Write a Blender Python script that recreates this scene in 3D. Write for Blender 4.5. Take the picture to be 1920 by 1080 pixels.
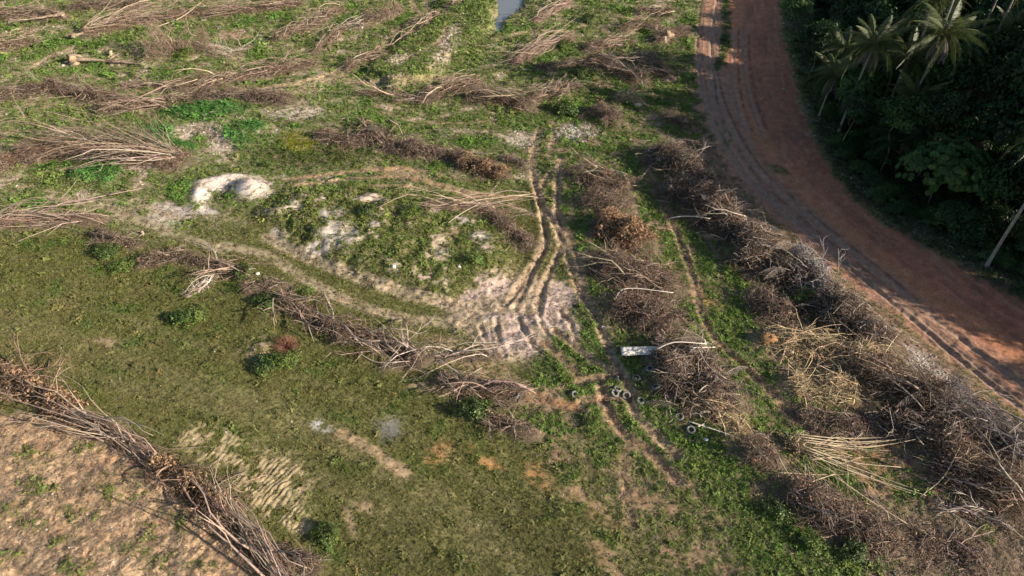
import bpy, math, random
import numpy as np
from mathutils import Vector

for o in list(bpy.data.objects): bpy.data.objects.remove(o)
scene = bpy.context.scene
COLL = scene.collection
# ------------------------------------------------------------------ camera, sky, sun, exposure
H = 44.0; PITCH = math.radians(40.0); FPX = 1281.0
cd = bpy.data.cameras.new('drone_camera'); cam = bpy.data.objects.new('drone_camera', cd); COLL.objects.link(cam)
cd.sensor_width = 36.0; cd.lens = 36.0 * FPX / 1920.0; cd.clip_start = 0.5; cd.clip_end = 9000
cam.location = (0, 0, H); cam.rotation_euler = (math.radians(90) - PITCH, 0, 0)
scene.camera = cam
SUN_EL = math.radians(23.0); SUN_AZ = math.radians(-24.0)          # azimuth from +X towards -Y (behind the right shoulder)
to_sun = Vector((math.cos(SUN_EL) * math.cos(SUN_AZ), math.cos(SUN_EL) * math.sin(SUN_AZ), math.sin(SUN_EL)))
w = bpy.data.worlds.new('World'); scene.world = w; w.use_nodes = True
wn = w.node_tree; bg = wn.nodes['Background']
sky = wn.nodes.new('ShaderNodeTexSky'); sky.sky_type = 'NISHITA'; sky.sun_disc = False
sky.sun_elevation = SUN_EL; sky.sun_rotation = math.atan2(to_sun.x, to_sun.y)
wn.links.new(sky.outputs[0], bg.inputs[0]); bg.inputs[1].default_value = 0.07
sl = bpy.data.lights.new('sun', 'SUN'); sun = bpy.data.objects.new('sun', sl); COLL.objects.link(sun)
sl.energy = 4.6; sl.angle = math.radians(0.5); sl.color = (1.0, 0.875, 0.73)
sun.rotation_euler = to_sun.to_track_quat('Z', 'Y').to_euler(); sun.location = (60, -40, 60)
scene.view_settings.view_transform = 'Standard'; scene.view_settings.look = 'None'
scene.view_settings.gamma = 1.0; scene.view_settings.exposure = 1.06; scene.view_settings.use_curve_mapping = False
scene.cycles.adaptive_threshold = 0.03; scene.cycles.max_bounces = 4; scene.cycles.diffuse_bounces = 2; scene.cycles.transmission_bounces = 2; scene.cycles.glossy_bounces = 2
scene.render.resolution_x = 1024; scene.render.resolution_y = 576

# ------------------------------------------------------------------ helpers
CP, SP = math.cos(PITCH), math.sin(PITCH)
def gp(px, py, z=0.0):
    """ground point seen at a place of the photograph (1920 x 1080), on the level z"""
    u = (px - 960) / FPX; v = (540 - py) / FPX
    d = (u, CP + v * SP, -SP + v * CP)
    t = (H - z) / -d[2]
    return np.array((u * t, d[1] * t))
def gps(pts, z=0.0): return np.array([gp(p[0], p[1], z) for p in pts])
RNG = np.random.default_rng(11)
_perm = np.random.default_rng(3).permutation(512).astype(np.int32)
_perm = np.concatenate([_perm, _perm, _perm])
_gr = np.random.default_rng(5).normal(size=(512, 2)); _gr /= np.linalg.norm(_gr, axis=1)[:, None]
def noise(x, y, seed=0):
    x = x + seed * 17.13; y = y - seed * 9.71
    xi = np.floor(x).astype(np.int64); yi = np.floor(y).astype(np.int64)
    fx = x - xi; fy = y - yi; xi &= 511; yi &= 511
    u = fx * fx * fx * (fx * (fx * 6 - 15) + 10); v = fy * fy * fy * (fy * (fy * 6 - 15) + 10)
    def g(i, j, dx, dy):
        h = _perm[_perm[(xi + i) & 511] + ((yi + j) & 511)] & 511
        return _gr[h, 0] * dx + _gr[h, 1] * dy
    a = g(0, 0, fx, fy); b = g(1, 0, fx - 1, fy); c = g(0, 1, fx, fy - 1); d = g(1, 1, fx - 1, fy - 1)
    return (a + u * (b - a)) * (1 - v) + (c + u * (d - c)) * v
def fbm(x, y, scale, oct=4, seed=0, gain=0.5):
    s = 0; a = 1.0; f = 1.0 / scale; n = 0
    for k in range(oct):
        s = s + a * noise(x * f, y * f, seed + k * 3.7); n += a; a *= gain; f *= 2.03
    return s / n * 1.6
def smooth(a, b, x):
    t = np.clip((x - a) / (b - a), 0, 1); return t * t * (3 - 2 * t)
def mesh_np(name, V, F, smooth_shade=True, col=None, mats=()):
    """V (n,3); F list of int arrays (m,3) / (m,4)"""
    me = bpy.data.meshes.new(name)
    F = [f for f in F if len(f)]
    nv = len(V); me.vertices.add(nv); me.vertices.foreach_set('co', np.asarray(V, np.float32).ravel())
    loops = np.concatenate([f.ravel() for f in F]).astype(np.int32)
    tot = np.concatenate([np.full(len(f), f.shape[1]) for f in F]).astype(np.int32)
    st = np.concatenate([[0], np.cumsum(tot)[:-1]]).astype(np.int32)
    me.loops.add(len(loops)); me.loops.foreach_set('vertex_index', loops)
    me.polygons.add(len(tot)); me.polygons.foreach_set('loop_start', st); me.polygons.foreach_set('loop_total', tot)
    if smooth_shade: me.polygons.foreach_set('use_smooth', np.ones(len(tot), bool))
    if col is not None:
        ca = me.color_attributes.new('Col', 'FLOAT_COLOR', 'POINT')
        c4 = np.ones((nv, 4), np.float32); c4[:, :3] = col; ca.data.foreach_set('color', c4.ravel())
    for m in mats: me.materials.append(m)
    me.update(calc_edges=True)
    return me
def link(name, data, parent=None, loc=None, rot=None, scale=None):
    o = bpy.data.objects.new(name, data); COLL.objects.link(o)
    if parent: o.parent = parent
    if loc is not None: o.location = loc
    if rot is not None: o.rotation_euler = rot
    if scale is not None: o.scale = scale
    return o
def tag(o, label=None, cat=None, group=None, kind=None):
    if label: o['label'] = label
    if cat: o['category'] = cat
    if group: o['group'] = group
    if kind: o['kind'] = kind
    return o
def empty(name, loc, rz=0.0):
    e = bpy.data.objects.new(name, None); COLL.objects.link(e); e.location = loc; e.rotation_euler = (0, 0, rz); e.empty_display_size = 0.3
    return e
def tubes(P, R, sides=3, col=None, capends=False):
    """P (n,k,3) polylines, R (n,k) radii -> V, quads, colour"""
    P = np.asarray(P, float); R = np.asarray(R, float); n, k, _ = P.shape
    T = np.gradient(P, axis=1); T /= np.linalg.norm(T, axis=2, keepdims=True) + 1e-9
    ref = np.where(np.abs(T[..., 2:3]) > 0.9, np.array([1.0, 0, 0]), np.array([0, 0, 1.0]))
    A = np.cross(T, ref); A /= np.linalg.norm(A, axis=2, keepdims=True) + 1e-9
    B = np.cross(A, T)
    ang = np.arange(sides) * 2 * math.pi / sides
    V = P[:, :, None, :] + R[:, :, None, None] * (np.cos(ang)[None, None, :, None] * A[:, :, None, :] + np.sin(ang)[None, None, :, None] * B[:, :, None, :])
    idx = np.arange(n * k * sides).reshape(n, k, sides)
    a = idx[:, :-1, :]; b = idx[:, 1:, :]
    Q = np.stack([a, np.roll(a, -1, 2), np.roll(b, -1, 2), b], -1).reshape(-1, 4)
    C = None
    if col is not None:
        C = np.repeat(np.asarray(col, float), k * sides, axis=0)
    F = [Q]
    if capends:
        F.append(idx[:, 0, ::-1].reshape(-1, sides)); F.append(idx[:, -1, :].reshape(-1, sides))
    return V.reshape(-1, 3), F, C
class MB:
    def __init__(s): s.V = []; s.F = {}; s.C = []; s.n = 0
    def add(s, V, F, C):
        if len(V) == 0: return
        for f in (F if isinstance(F, list) else [F]):
            if len(f): s.F.setdefault(f.shape[1], []).append(f + s.n)
        s.V.append(V); s.n += len(V)
        C = np.asarray(C, float)
        if C.ndim == 1: C = np.tile(C, (len(V), 1))
        s.C.append(C)
    def mesh(s, name, mat, smooth_shade=True):
        return mesh_np(name, np.concatenate(s.V), [np.concatenate(v) for v in s.F.values()], smooth_shade, np.concatenate(s.C), (mat,))
def leaves(P, N, size, aspect, rng, cols, fold=0.25):
    """diamond leaves, 2 triangles folded on the midrib, at P with direction N (unit)"""
    n = len(P); T = rng.normal(size=(n, 3)); T -= (T * N).sum(1)[:, None] * N; T /= np.linalg.norm(T, axis=1)[:, None] + 1e-9
    B = np.cross(N, T); s = np.asarray(size).reshape(-1, 1) * np.ones((n, 1)); w_ = s * aspect
    a = P - T * s * .5; c = P + T * s * .5 - N * s * .12; b = P + B * w_ * .5 + N * s * fold * .5; d = P - B * w_ * .5 + N * s * fold * .5
    V = np.stack([a, b, c, d], 1).reshape(-1, 3); i = np.arange(n)[:, None] * 4
    F = np.concatenate([i + np.array([[0, 1, 2]]), i + np.array([[0, 2, 3]])])
    return V, F, np.repeat(cols, 4, axis=0)

# ------------------------------------------------------------------ materials
def new_mat(name):
    m = bpy.data.materials.new(name); m.use_nodes = True; nt = m.node_tree
    for n in list(nt.nodes): nt.nodes.remove(n)
    return m, nt, nt.nodes.new('ShaderNodeOutputMaterial')
def ramp_noise(nt, scale, lo, hi, detail=4, coord='Object', rough=0.6):
    tc = nt.nodes.new('ShaderNodeTexCoord'); tx = nt.nodes.new('ShaderNodeTexNoise')
    tx.inputs['Scale'].default_value = scale; tx.inputs['Detail'].default_value = detail; tx.inputs['Roughness'].default_value = rough
    nt.links.new(tc.outputs[coord], tx.inputs['Vector'])
    mr = nt.nodes.new('ShaderNodeMapRange'); mr.inputs[1].default_value = 0.3; mr.inputs[2].default_value = 0.7
    mr.inputs[3].default_value = lo; mr.inputs[4].default_value = hi
    nt.links.new(tx.outputs['Fac'], mr.inputs[0]); return mr.outputs[0], tx
def mul_col(nt, colsock, facsock):
    mx = nt.nodes.new('ShaderNodeVectorMath'); mx.operation = 'SCALE'
    nt.links.new(colsock, mx.inputs[0]); nt.links.new(facsock, mx.inputs['Scale']); return mx.outputs[0]
def attr_mat(name, rough=0.9, nscale=6.0, lo=0.75, hi=1.25, bump=0.0, bscale=20.0, bdist=0.05, spec=0.2, instancer=None, transl=0.0, const=None):
    m, nt, out = new_mat(name)
    if const is not None:
        rgb = nt.nodes.new('ShaderNodeRGB'); rgb.outputs[0].default_value = (*const, 1); col = rgb.outputs[0]
    else:
        at = nt.nodes.new('ShaderNodeAttribute')
        if instancer: at.attribute_type = 'INSTANCER'; at.attribute_name = instancer
        else: at.attribute_name = 'Col'
        col = at.outputs['Color']
    f, _ = ramp_noise(nt, nscale, lo, hi)
    col = mul_col(nt, col, f)
    b = nt.nodes.new('ShaderNodeBsdfPrincipled'); b.inputs['Roughness'].default_value = rough; b.inputs['Specular IOR Level'].default_value = spec
    nt.links.new(col, b.inputs['Base Color'])
    if bump:
        f2, tx = ramp_noise(nt, bscale, 0, 1, detail=6)
        bp = nt.nodes.new('ShaderNodeBump'); bp.inputs['Strength'].default_value = bump; bp.inputs['Distance'].default_value = bdist
        nt.links.new(tx.outputs['Fac'], bp.inputs['Height']); nt.links.new(bp.outputs[0], b.inputs['Normal'])
    sh = b.outputs[0]
    if transl:
        t = nt.nodes.new('ShaderNodeBsdfTranslucent'); nt.links.new(col, t.inputs['Color'])
        mx = nt.nodes.new('ShaderNodeMixShader'); mx.inputs[0].default_value = transl
        nt.links.new(b.outputs[0], mx.inputs[1]); nt.links.new(t.outputs[0], mx.inputs[2]); sh = mx.outputs[0]
    nt.links.new(sh, out.inputs[0]); return m
M = {}
M['wood'] = attr_mat('dead_wood', 0.85, 5.0, .7, 1.3)
M['deadleaf'] = attr_mat('dead_leaf', 0.85, 9.0, .7, 1.3, transl=.15)
M['leaf'] = attr_mat('green_leaf', 0.5, 4.0, .7, 1.3, transl=.25, spec=.35)
M['bark'] = attr_mat('bark', 0.9, 4.0, .6, 1.4, bump=.5, bscale=12)
M['earth'] = attr_mat('clod_earth', 0.95, 5.0, .7, 1.3, bump=.6, bscale=9, bdist=.1)
M['tuft'] = attr_mat('grass_blade', 0.7, 3.0, .7, 1.3, instancer='tcol', transl=.25, spec=.15)
M['stone'] = attr_mat('rubble_stone', 0.9, 7.0, .75, 1.2, instancer='tcol')
M['tyre'] = attr_mat('dusty_rubber', 0.85, 7.0, .5, 1.4, const=(.17, .17, .16), bump=.3, bscale=30, bdist=.02)
M['board'] = attr_mat('weathered_board', 0.8, 2.6, .5, 1.1, const=(.80, .73, .63))
m, nt, out = new_mat('muddy_water')
b = nt.nodes.new('ShaderNodeBsdfPrincipled'); b.inputs['Base Color'].default_value = (.16, .17, .17, 1); b.inputs['Roughness'].default_value = .06
f2, tx = ramp_noise(nt, 1.2, 0, 1); bp = nt.nodes.new('ShaderNodeBump'); bp.inputs['Strength'].default_value = .05; bp.inputs['Distance'].default_value = .1
nt.links.new(tx.outputs['Fac'], bp.inputs['Height']); nt.links.new(bp.outputs[0], b.inputs['Normal']); nt.links.new(b.outputs[0], out.inputs[0]); M['water'] = m
# ground: soil colour comes with the mesh, grain and clods from noise
m, nt, out = new_mat('earth_and_turf')
at = nt.nodes.new('ShaderNodeAttribute'); at.attribute_name = 'Col'
fa, txa = ramp_noise(nt, 5.0, .72, 1.28, detail=6); fb, txb = ramp_noise(nt, .9, .85, 1.15, detail=5)
c1 = mul_col(nt, at.outputs['Color'], fa); c1 = mul_col(nt, c1, fb)
b = nt.nodes.new('ShaderNodeBsdfPrincipled'); b.inputs['Roughness'].default_value = .95; b.inputs['Specular IOR Level'].default_value = .12
nt.links.new(c1, b.inputs['Base Color'])
bp = nt.nodes.new('ShaderNodeBump'); bp.inputs['Strength'].default_value = .7; bp.inputs['Distance'].default_value = .06
nt.links.new(txa.outputs['Fac'], bp.inputs['Height']); nt.links.new(bp.outputs[0], b.inputs['Normal']); nt.links.new(b.outputs[0], out.inputs[0])
M['ground'] = m

# ------------------------------------------------------------------ the brush heaps (used by the ground too): places read off the photograph
# name, label, spine (photo places), half width m, height m, style, amount, fan (1 = stems fan out to the first point)
PILES = []
def pile(label, pts, hw, h, style='wood', amt=1.0, **k): PILES.append(dict(label=label, pts=pts, hw=hw * 1.08, h=h * 1.3, style=style, amt=amt, **k))
# far rows, top left
pile('grey brown brush heap at the very top left corner', [(-30, 28), (55, 26), (120, 30)], 1.6, 1.5, 'wood', 1.1)
pile('low twiggy brush row along the top edge, left part', [(125, 14), (200, 8), (275, 10)], 1.5, 1.5, 'brown', 1.0)
pile('pale brush row on the top edge ending above the dirt trail', [(365, 24), (450, 20), (565, 5)], 1.5, 1.3, 'wood', 1.0)
pile('long brush crown trailing right from the upper root plate', [(160, 64), (240, 46), (345, 28)], 1.7, 1.4, 'wood', 1.2, fan=1)
pile('brown bushy heap on the left edge below the top corner', [(-25, 92), (30, 82), (62, 74)], 1.8, 1.6, 'wood', 1.0)
pile('tall upright dry bush standing above the fallen trunk', [(275, 100), (330, 92), (395, 84)], 1.7, 2.6, 'broom', 1.1)
pile('bleached branch bundle right of the tall dry bush', [(385, 98), (425, 104), (468, 88)], 1.0, .8, 'pale', .6)
pile('narrow diagonal brush row running up from the small hollow', [(520, 74), (575, 52), (642, 18)], 1.1, 1.2, 'wood', .9)
pile('short diagonal brush row beside the green bank', [(592, 98), (615, 78), (642, 55)], 1.0, 1.2, 'wood', .6)
pile('left end of the long brush windrow', [(-30, 182), (40, 172), (110, 166)], 1.6, 1.3, 'brown', 1.1)
pile('second heap of the long windrow with fanned grey stems', [(95, 164), (170, 176), (255, 194)], 1.5, 1.3, 'wood', 1.2)
pile('low poles along the front of the long windrow', [(188, 204), (270, 196), (375, 184)], 1.2, 1.0, 'wood', 1.1)
pile('bushy right end of the long windrow', [(375, 184), (455, 178), (540, 190)], 1.6, 1.3, 'brown', 1.2)
pile('stacked stems behind the long windrow, middle', [(340, 164), (395, 152), (450, 146)], 1.3, 1.2, 'wood', .9)
pile('feathery brush tapering up to the right behind the windrow', [(450, 146), (520, 134), (588, 118)], 1.4, 1.2, 'wood', .9)
pile('green stained stems lying between the two windrow lines', [(230, 160), (280, 158), (330, 166)], .9, .7, 'wood', .6)
pile('big fan of felled stems spreading left from one butt end', [(340, 298), (180, 280), (60, 285), (-30, 315)], 2.2, 1.5, 'wood', 1.9, fan=1)
pile('neat stack of long reddish poles on the left edge', [(-30, 418), (60, 414), (180, 412)], 1.1, 1.0, 'poles', 1.3)
# line of small heaps above the big meadow
pile('small dark brush heap among green shrubs, left meadow edge', [(178, 436), (215, 450), (258, 456)], .9, .9, 'brown', .6)
pile('dark twiggy heap at the bend of the meadow edge', [(262, 492), (300, 484), (350, 474)], 1.0, .9, 'brown', .8)
pile('stems lying towards two white stones on the meadow edge', [(352, 484), (410, 496), (462, 520)], .8, .8, 'wood', .7)
pile('bleached bare branch fan lying on the meadow grass', [(402, 516), (380, 535), (348, 550)], .6, .5, 'pale', .3, fan=1)
pile('small brown brush heap before the green shrub pair', [(462, 546), (495, 538), (532, 534)], .8, .9, 'brown', .6)
pile('dark stem row stepping down the meadow edge', [(530, 558), (580, 592), (640, 628)], 1.0, 1.0, 'wood', 1.1)
pile('dense stem bundle where the meadow edge meets the churned sand', [(640, 622), (710, 640), (792, 674)], 1.1, 1.0, 'wood', 1.2)
pile('long bleached loose branches reaching over the sandy ground', [(720, 690), (810, 672), (925, 664)], .7, .5, 'pale', .4)
pile('grey brush heap at the corner of the meadow', [(828, 708), (870, 722), (968, 738)], 1.2, 1.1, 'wood', 1.0)
pile('red brown twig heap below the meadow corner', [(900, 770), (945, 792), (995, 812)], .9, .7, 'brown', .6)
# bottom left windrow
pile('leafy dry brush at the left edge beside the bare soil', [(-30, 690), (50, 720), (140, 775)], 1.2, 1.1, 'leafy', 1.2)
pile('bundle of long thin stems running down to the stump', [(110, 770), (200, 812), (275, 855)], .9, .8, 'poles', 1.2)
pile('dark leafy stem bundle below the stump', [(296, 868), (350, 905), (430, 965)], .95, .9, 'leafy', 1.2)
pile('stem bundle leaving the picture at the bottom left', [(410, 950), (470, 1010), (535, 1100)], .95, .9, 'poles', 1.3)
pile('fine brown twigs spread beside the bottom stem bundle', [(520, 1030), (555, 1045), (590, 1065)], .8, .5, 'brown', .5)
# top middle
pile('round brown bush heap beside the curved wheel marks', [(684, 42), (698, 34), (712, 30)], 1.6, 1.8, 'brown', .8)
pile('upright dry brush on the top edge left of the bank', [(722, 28), (735, 22), (750, 14)], 1.4, 2.0, 'broom', .7)
pile('pale brush against the top of the diagonal row', [(640, 58), (662, 52), (684, 44)], 1.2, 1.0, 'pale', .5)
pile('small grey brush on the top edge crest of the bank', [(838, 14), (852, 8), (866, 0)], 1.2, 1.6, 'wood', .6)
pile('thin line of poles climbing the green bank', [(730, 88), (780, 62), (838, 32)], .6, .5, 'wood', .5)
pile('compact pole heap with an upright tuft under the bank', [(652, 124), (685, 112), (716, 98)], 1.2, 1.3, 'wood', .9)
pile('pale pole bundle right of the puddle', [(1004, 40), (1030, 26), (1068, 2)], 1.0, .9, 'poles', .8)
pile('pole bundle pointing up right below the puddle', [(968, 118), (1010, 92), (1072, 70)], 1.3, 1.1, 'poles', 1.0)
pile('brown matted brush below the pole bundle', [(1012, 128), (1060, 122), (1108, 116)], 1.1, .8, 'brown', .8)
pile('left part of the dark tangle in the middle top', [(800, 180), (850, 162), (895, 152)], 1.5, 1.4, 'wood', 1.2)
pile('centre of the dark tangle with arched branches', [(880, 176), (935, 182), (992, 194)], 1.7, 1.5, 'wood', 1.3)
pile('right arm of the dark tangle reaching up', [(1000, 188), (1035, 172), (1084, 156)], 1.1, 1.3, 'wood', .9)
pile('thin low branches leading left from the dark tangle', [(670, 174), (735, 178), (800, 192)], .9, .6, 'wood', .7)
pile('brush heap near the top of the road, left one', [(1165, 56), (1200, 48), (1238, 50)], 1.5, 1.4, 'wood', .9)
pile('brush with a stump beside the top of the road', [(1232, 78), (1262, 66), (1290, 62)], 1.6, 1.4, 'brown', 1.0)
pile('small grey heap in the shade at the very top by the road', [(1195, 22), (1225, 18), (1262, 26)], 1.4, 1.2, 'wood', .8)
pile('grey brush heap, upper of the three above the rubble', [(1104, 92), (1140, 84), (1184, 78)], 1.4, 1.2, 'wood', 1.0)
pile('wide tangled heap, middle of the three above the rubble', [(1108, 112), (1155, 128), (1204, 148)], 1.7, 1.4, 'wood', 1.3)
pile('fine twig heap hugging the road shade above the rubble', [(1200, 104), (1230, 122), (1258, 142)], 1.4, 1.2, 'wood', .9)
pile('tall round brush heap above the white rubble', [(1112, 200), (1132, 206), (1156, 226)], 1.6, 1.8, 'brown', 1.2)
pile('tan dry frond heap beside the round brush', [(1158, 176), (1180, 180), (1206, 192)], 1.1, 1.2, 'straw', .7)
pile('left half of the scrubby row in the middle', [(600, 252), (650, 266), (702, 262)], 1.5, 1.1, 'brown', .9)
pile('grey twigs amid green scrub in the middle row', [(690, 244), (735, 272), (775, 285)], 1.4, 1.2, 'wood', 1.0)
pile('mixed dead brush right of the green scrub', [(760, 272), (800, 284), (865, 292)], 1.5, 1.2, 'brown', 1.0)
pile('heap of rusty dead leaves ending the middle row', [(868, 302), (905, 316), (948, 328)], 1.3, 1.2, 'leafy', 1.2)
pile('fuzzy pale twig patch beside the rusty leaf heap', [(945, 296), (962, 302), (985, 312)], 1.0, .8, 'brown', .6)
pile('stem bundle crossing the top of the weedy mound', [(800, 402), (870, 398), (940, 402)], .9, .8, 'poles', .9)
pile('dark brown brush end at the right foot of the mound', [(925, 412), (962, 436), (998, 462)], 1.2, 1.1, 'brown', 1.1)
# column of heaps left of the road
pile('grey brush crown at the head of the heap column', [(1090, 322), (1130, 336), (1172, 356)], 2.54, 1.85, 'wood', 1.13)
pile('narrow dark brush under the head of the column', [(1105, 372), (1132, 382), (1165, 396)], 2.22, 1.72, 'brown', 0.87)
pile('large mound of tan dead leaves in the heap column', [(1128, 420), (1165, 432), (1208, 456)], 2.21, 1.76, 'leafy', 1.61)
pile('wide grey twig tangle below the dead leaf mound', [(1126, 486), (1180, 512), (1262, 536)], 2.70, 1.58, 'wood', 1.31)
pile('reddish twig heap above the white board', [(1160, 566), (1210, 586), (1268, 612)], 2.70, 1.58, 'brown', 1.31)
pile('dark tangle lying over the end of the white board', [(1235, 662), (1285, 670), (1335, 682)], 1.94, 1.66, 'vine', 1.10)
pile('hollow dark vine heap right of the tyres', [(1246, 706), (1300, 720), (1372, 748)], 2.24, 1.93, 'vine', 1.56)
pile('fan of straw stalks and poles below the vine heap', [(1288, 748), (1330, 768), (1392, 812)], 1.1, .7, 'straw', .9)
# right windrow beside the road
pile('dark brush at the top of the roadside windrow', [(1246, 212), (1272, 222), (1300, 236)], 1.3, 1.2, 'brown', .9)
pile('grey tangled heap in the roadside windrow, near the bend', [(1236, 282), (1272, 306), (1316, 340)], 2.81, 2.11, 'vine', 1.32)
pile('silver vine mass beside the road bend', [(1262, 348), (1310, 376), (1365, 404)], 2.65, 2.11, 'vine', 1.32)
pile('reddish brown root tangle below the silver vines', [(1330, 400), (1382, 432), (1440, 462)], 2.50, 1.85, 'vine', 1.23)
pile('open dark tangle with pale crossed sticks', [(1396, 470), (1448, 496), (1510, 520)], 2.65, 1.85, 'vine', 1.32)
pile('small brown twig heap on the grassy side of the windrow', [(1420, 552), (1452, 576), (1490, 606)], 2.03, 1.32, 'brown', 0.97)
pile('pale ridge of twisted vines close to the wheel tracks', [(1488, 476), (1526, 518), (1562, 576)], 1.0, 1.5, 'silver', 1.3)
pile('dark vine hollow between the pale ridge and the road', [(1540, 560), (1590, 600), (1650, 648)], 2.50, 1.98, 'vine', 1.41)
pile('straw coloured stalk litter left of the pale stones', [(1440, 640), (1530, 650), (1640, 680)], 1.88, 1.08, 'straw', 1.14)
pile('bright straw stalk heap in the lower right windrow', [(1490, 724), (1540, 722), (1600, 738)], 1.75, 1.32, 'straw', 1.32)
pile('grey branch heap right of the straw stalks', [(1620, 690), (1690, 722), (1770, 764)], 2.65, 1.72, 'wood', 1.41)
pile('dark mass of dead palm fronds beside the road, lower right', [(1760, 756), (1840, 800), (1950, 860)], 2.97, 1.98, 'frond', 1.32)
pile('big fan of grey branches at the right edge', [(1935, 950), (1840, 890), (1760, 850)], 3.12, 1.58, 'wood', 1.58)
pile('brown litter heap between the stalk heap and the cut bamboo', [(1500, 780), (1560, 800), (1630, 800)], 1.3, .6, 'brown', .8)
pile('matted grey brush joining the branch heap to the frond mass', [(1650, 780), (1710, 812), (1780, 840)], 1.8, 1.2, 'vine', 1.0)
pile('thin brown twig spread on the soil in the bottom right corner', [(1640, 1010), (1740, 1020), (1850, 1050)], 1.5, .45, 'brown', .6)
pile('pale splintered sticks below the branch fan', [(1755, 942), (1800, 955), (1870, 968)], .9, .5, 'pale', .6)
pile('round ball of brown roots left of the cut bamboo', [(1400, 846), (1424, 852), (1452, 862)], 1.2, 1.5, 'brown', 1.5)
pile('dark brush with parallel stems below the cut bamboo', [(1486, 920), (1550, 958), (1650, 1010)], 2.00, 1.08, 'brown', 1.41)

# ------------------------------------------------------------------ the ground: one sheet, fine where the picture sees it
py_rows = np.arange(1092, -8, -2.15)
Yr = np.array([gp(960, p)[1] for p in py_rows])
Yr = np.concatenate([[-400, -160, -80], np.linspace(-50, Yr[0] - .6, 42), Yr, Yr[-1] + np.cumsum(np.geomspace(.9, 420, 48))])
def Wy(Y): return .7494 * (np.maximum(Y, -10) * CP + H * SP)
sc = np.concatenate([[-40, -16, -8, -4.5, -3], np.linspace(-2.2, -1.02, 36), np.linspace(-1.005, 1.005, 740), np.linspace(1.02, 2.2, 36), [3, 4.5, 8, 16, 40]])
GY, GS = np.meshgrid(Yr, sc, indexing='ij'); GX = GS * Wy(GY)
NR, NC = GX.shape
X = GX.ravel(); Y = GY.ravel()
zc = np.maximum(Y * CP + H * SP, 4.0)
PX = 960 + FPX * X / zc; PYv = 540 - FPX * (Y * SP - H * CP) / zc       # where the photograph shows each ground point
n1 = fbm(X, Y, 9, 4, 1); n2 = fbm(X, Y, 2.6, 4, 2); n3 = fbm(X, Y, .9, 3, 4); n4 = fbm(X, Y, 30, 3, 8)
n5 = fbm(X, Y, .7, 3, 91); n6 = fbm(X, Y, .7, 3, 95)
WXp = PX + (n2 * 22 + n3 * 8 + n5 * 7) * np.clip(40 / zc * 1.5, .3, 1.6); WYp = PYv + (fbm(X, Y, 2.6, 4, 21) * 14 + n3 * 5 + n6 * 6) * np.clip(40 / zc * 1.5, .3, 1.6)
COL = np.zeros((len(X), 3)); GC = np.zeros((len(X), 3)); VEG = np.ones(len(X)); LUSH = np.zeros(len(X)); ZH = n4 * .45 + n1 * .16 + n2 * .05 + n3 * .025; ROUGH = np.zeros(len(X)); STONE = np.zeros(len(X))
def paint(m, col=None, veg=None, gc=None, lush=None, rough=None, stone=None):
    s = np.nonzero(m > .003)[0]; w_ = m[s]
    for arr, v in ((COL, col), (GC, gc)):
        if v is not None: arr[s] += (np.asarray(v, float) - arr[s]) * w_[:, None]
    for arr, v in ((VEG, veg), (LUSH, lush), (ROUGH, rough), (STONE, stone)):
        if v is not None: arr[s] += (v - arr[s]) * w_
def pmask(pts, soft=14, warp=True):
    x = WXp if warp else PX; y = WYp if warp else PYv
    pts = np.array(pts, float); out = np.zeros(len(x))
    lo = pts.min(0) - 60; hi = pts.max(0) + 60
    s = np.where((x > lo[0]) & (x < hi[0]) & (y > lo[1]) & (y < hi[1]))[0]
    xs = x[s]; ys = y[s]; ins = np.zeros(len(s), bool); dm = np.full(len(s), 1e9)
    for i in range(len(pts)):
        a = pts[i]; c = pts[(i + 1) % len(pts)]
        cr = ((a[1] > ys) != (c[1] > ys)) & (xs < (c[0] - a[0]) * (ys - a[1]) / (c[1] - a[1] + 1e-9) + a[0]); ins ^= cr
        e = c - a; t = np.clip(((xs - a[0]) * e[0] + (ys - a[1]) * e[1]) / (e @ e + 1e-9), 0, 1)
        dm = np.minimum(dm, np.hypot(xs - a[0] - t * e[0], ys - a[1] - t * e[1]))
    out[s] = smooth(-soft, soft, np.where(ins, dm, -dm)); return out
def emask(cx, cy, rx, ry, rot=0, soft=.45):
    c, s_ = math.cos(math.radians(rot)), math.sin(math.radians(rot)); R_ = max(rx, ry) * (1 + soft)
    out = np.zeros(len(X)); k = np.nonzero((np.abs(WXp - cx) < R_) & (np.abs(WYp - cy) < R_))[0]
    dx = WXp[k] - cx; dy = WYp[k] - cy
    r = np.hypot((dx * c + dy * s_) / rx, (-dx * s_ + dy * c) / ry); out[k] = 1 - smooth(1 - soft, 1 + soft, r); return out
def dist_line(P, pad=6.0):
    """distance (m) and offset along to a ground polyline"""
    d = np.full(len(X), 1e3); lo = P.min(0) - pad; hi = P.max(0) + pad
    s = np.where((X > lo[0]) & (X < hi[0]) & (Y > lo[1]) & (Y < hi[1]))[0]
    xs = X[s]; ys = Y[s]; dd = np.full(len(s), 1e3)
    for a, c in zip(P[:-1], P[1:]):
        e = c - a; t = np.clip(((xs - a[0]) * e[0] + (ys - a[1]) * e[1]) / (e @ e + 1e-9), 0, 1)
        dd = np.minimum(dd, np.hypot(xs - a[0] - t * e[0], ys - a[1] - t * e[1]))
    d[s] = dd; return d
def spline(P, n=6):
    P = np.asarray(P, float); Q = np.concatenate([[2 * P[0] - P[1]], P, [2 * P[-1] - P[-2]]]); out = []
    for i in range(1, len(Q) - 2):
        for k in range(n):
            t = k / n; a, b_, c, d = Q[i - 1:i + 3]
            out.append(.5 * (2 * b_ + (c - a) * t + (2 * a - 5 * b_ + 4 * c - d) * t * t + (-a + 3 * b_ - 3 * c + d) * t ** 3))
    out.append(P[-1]); return np.array(out)
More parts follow.
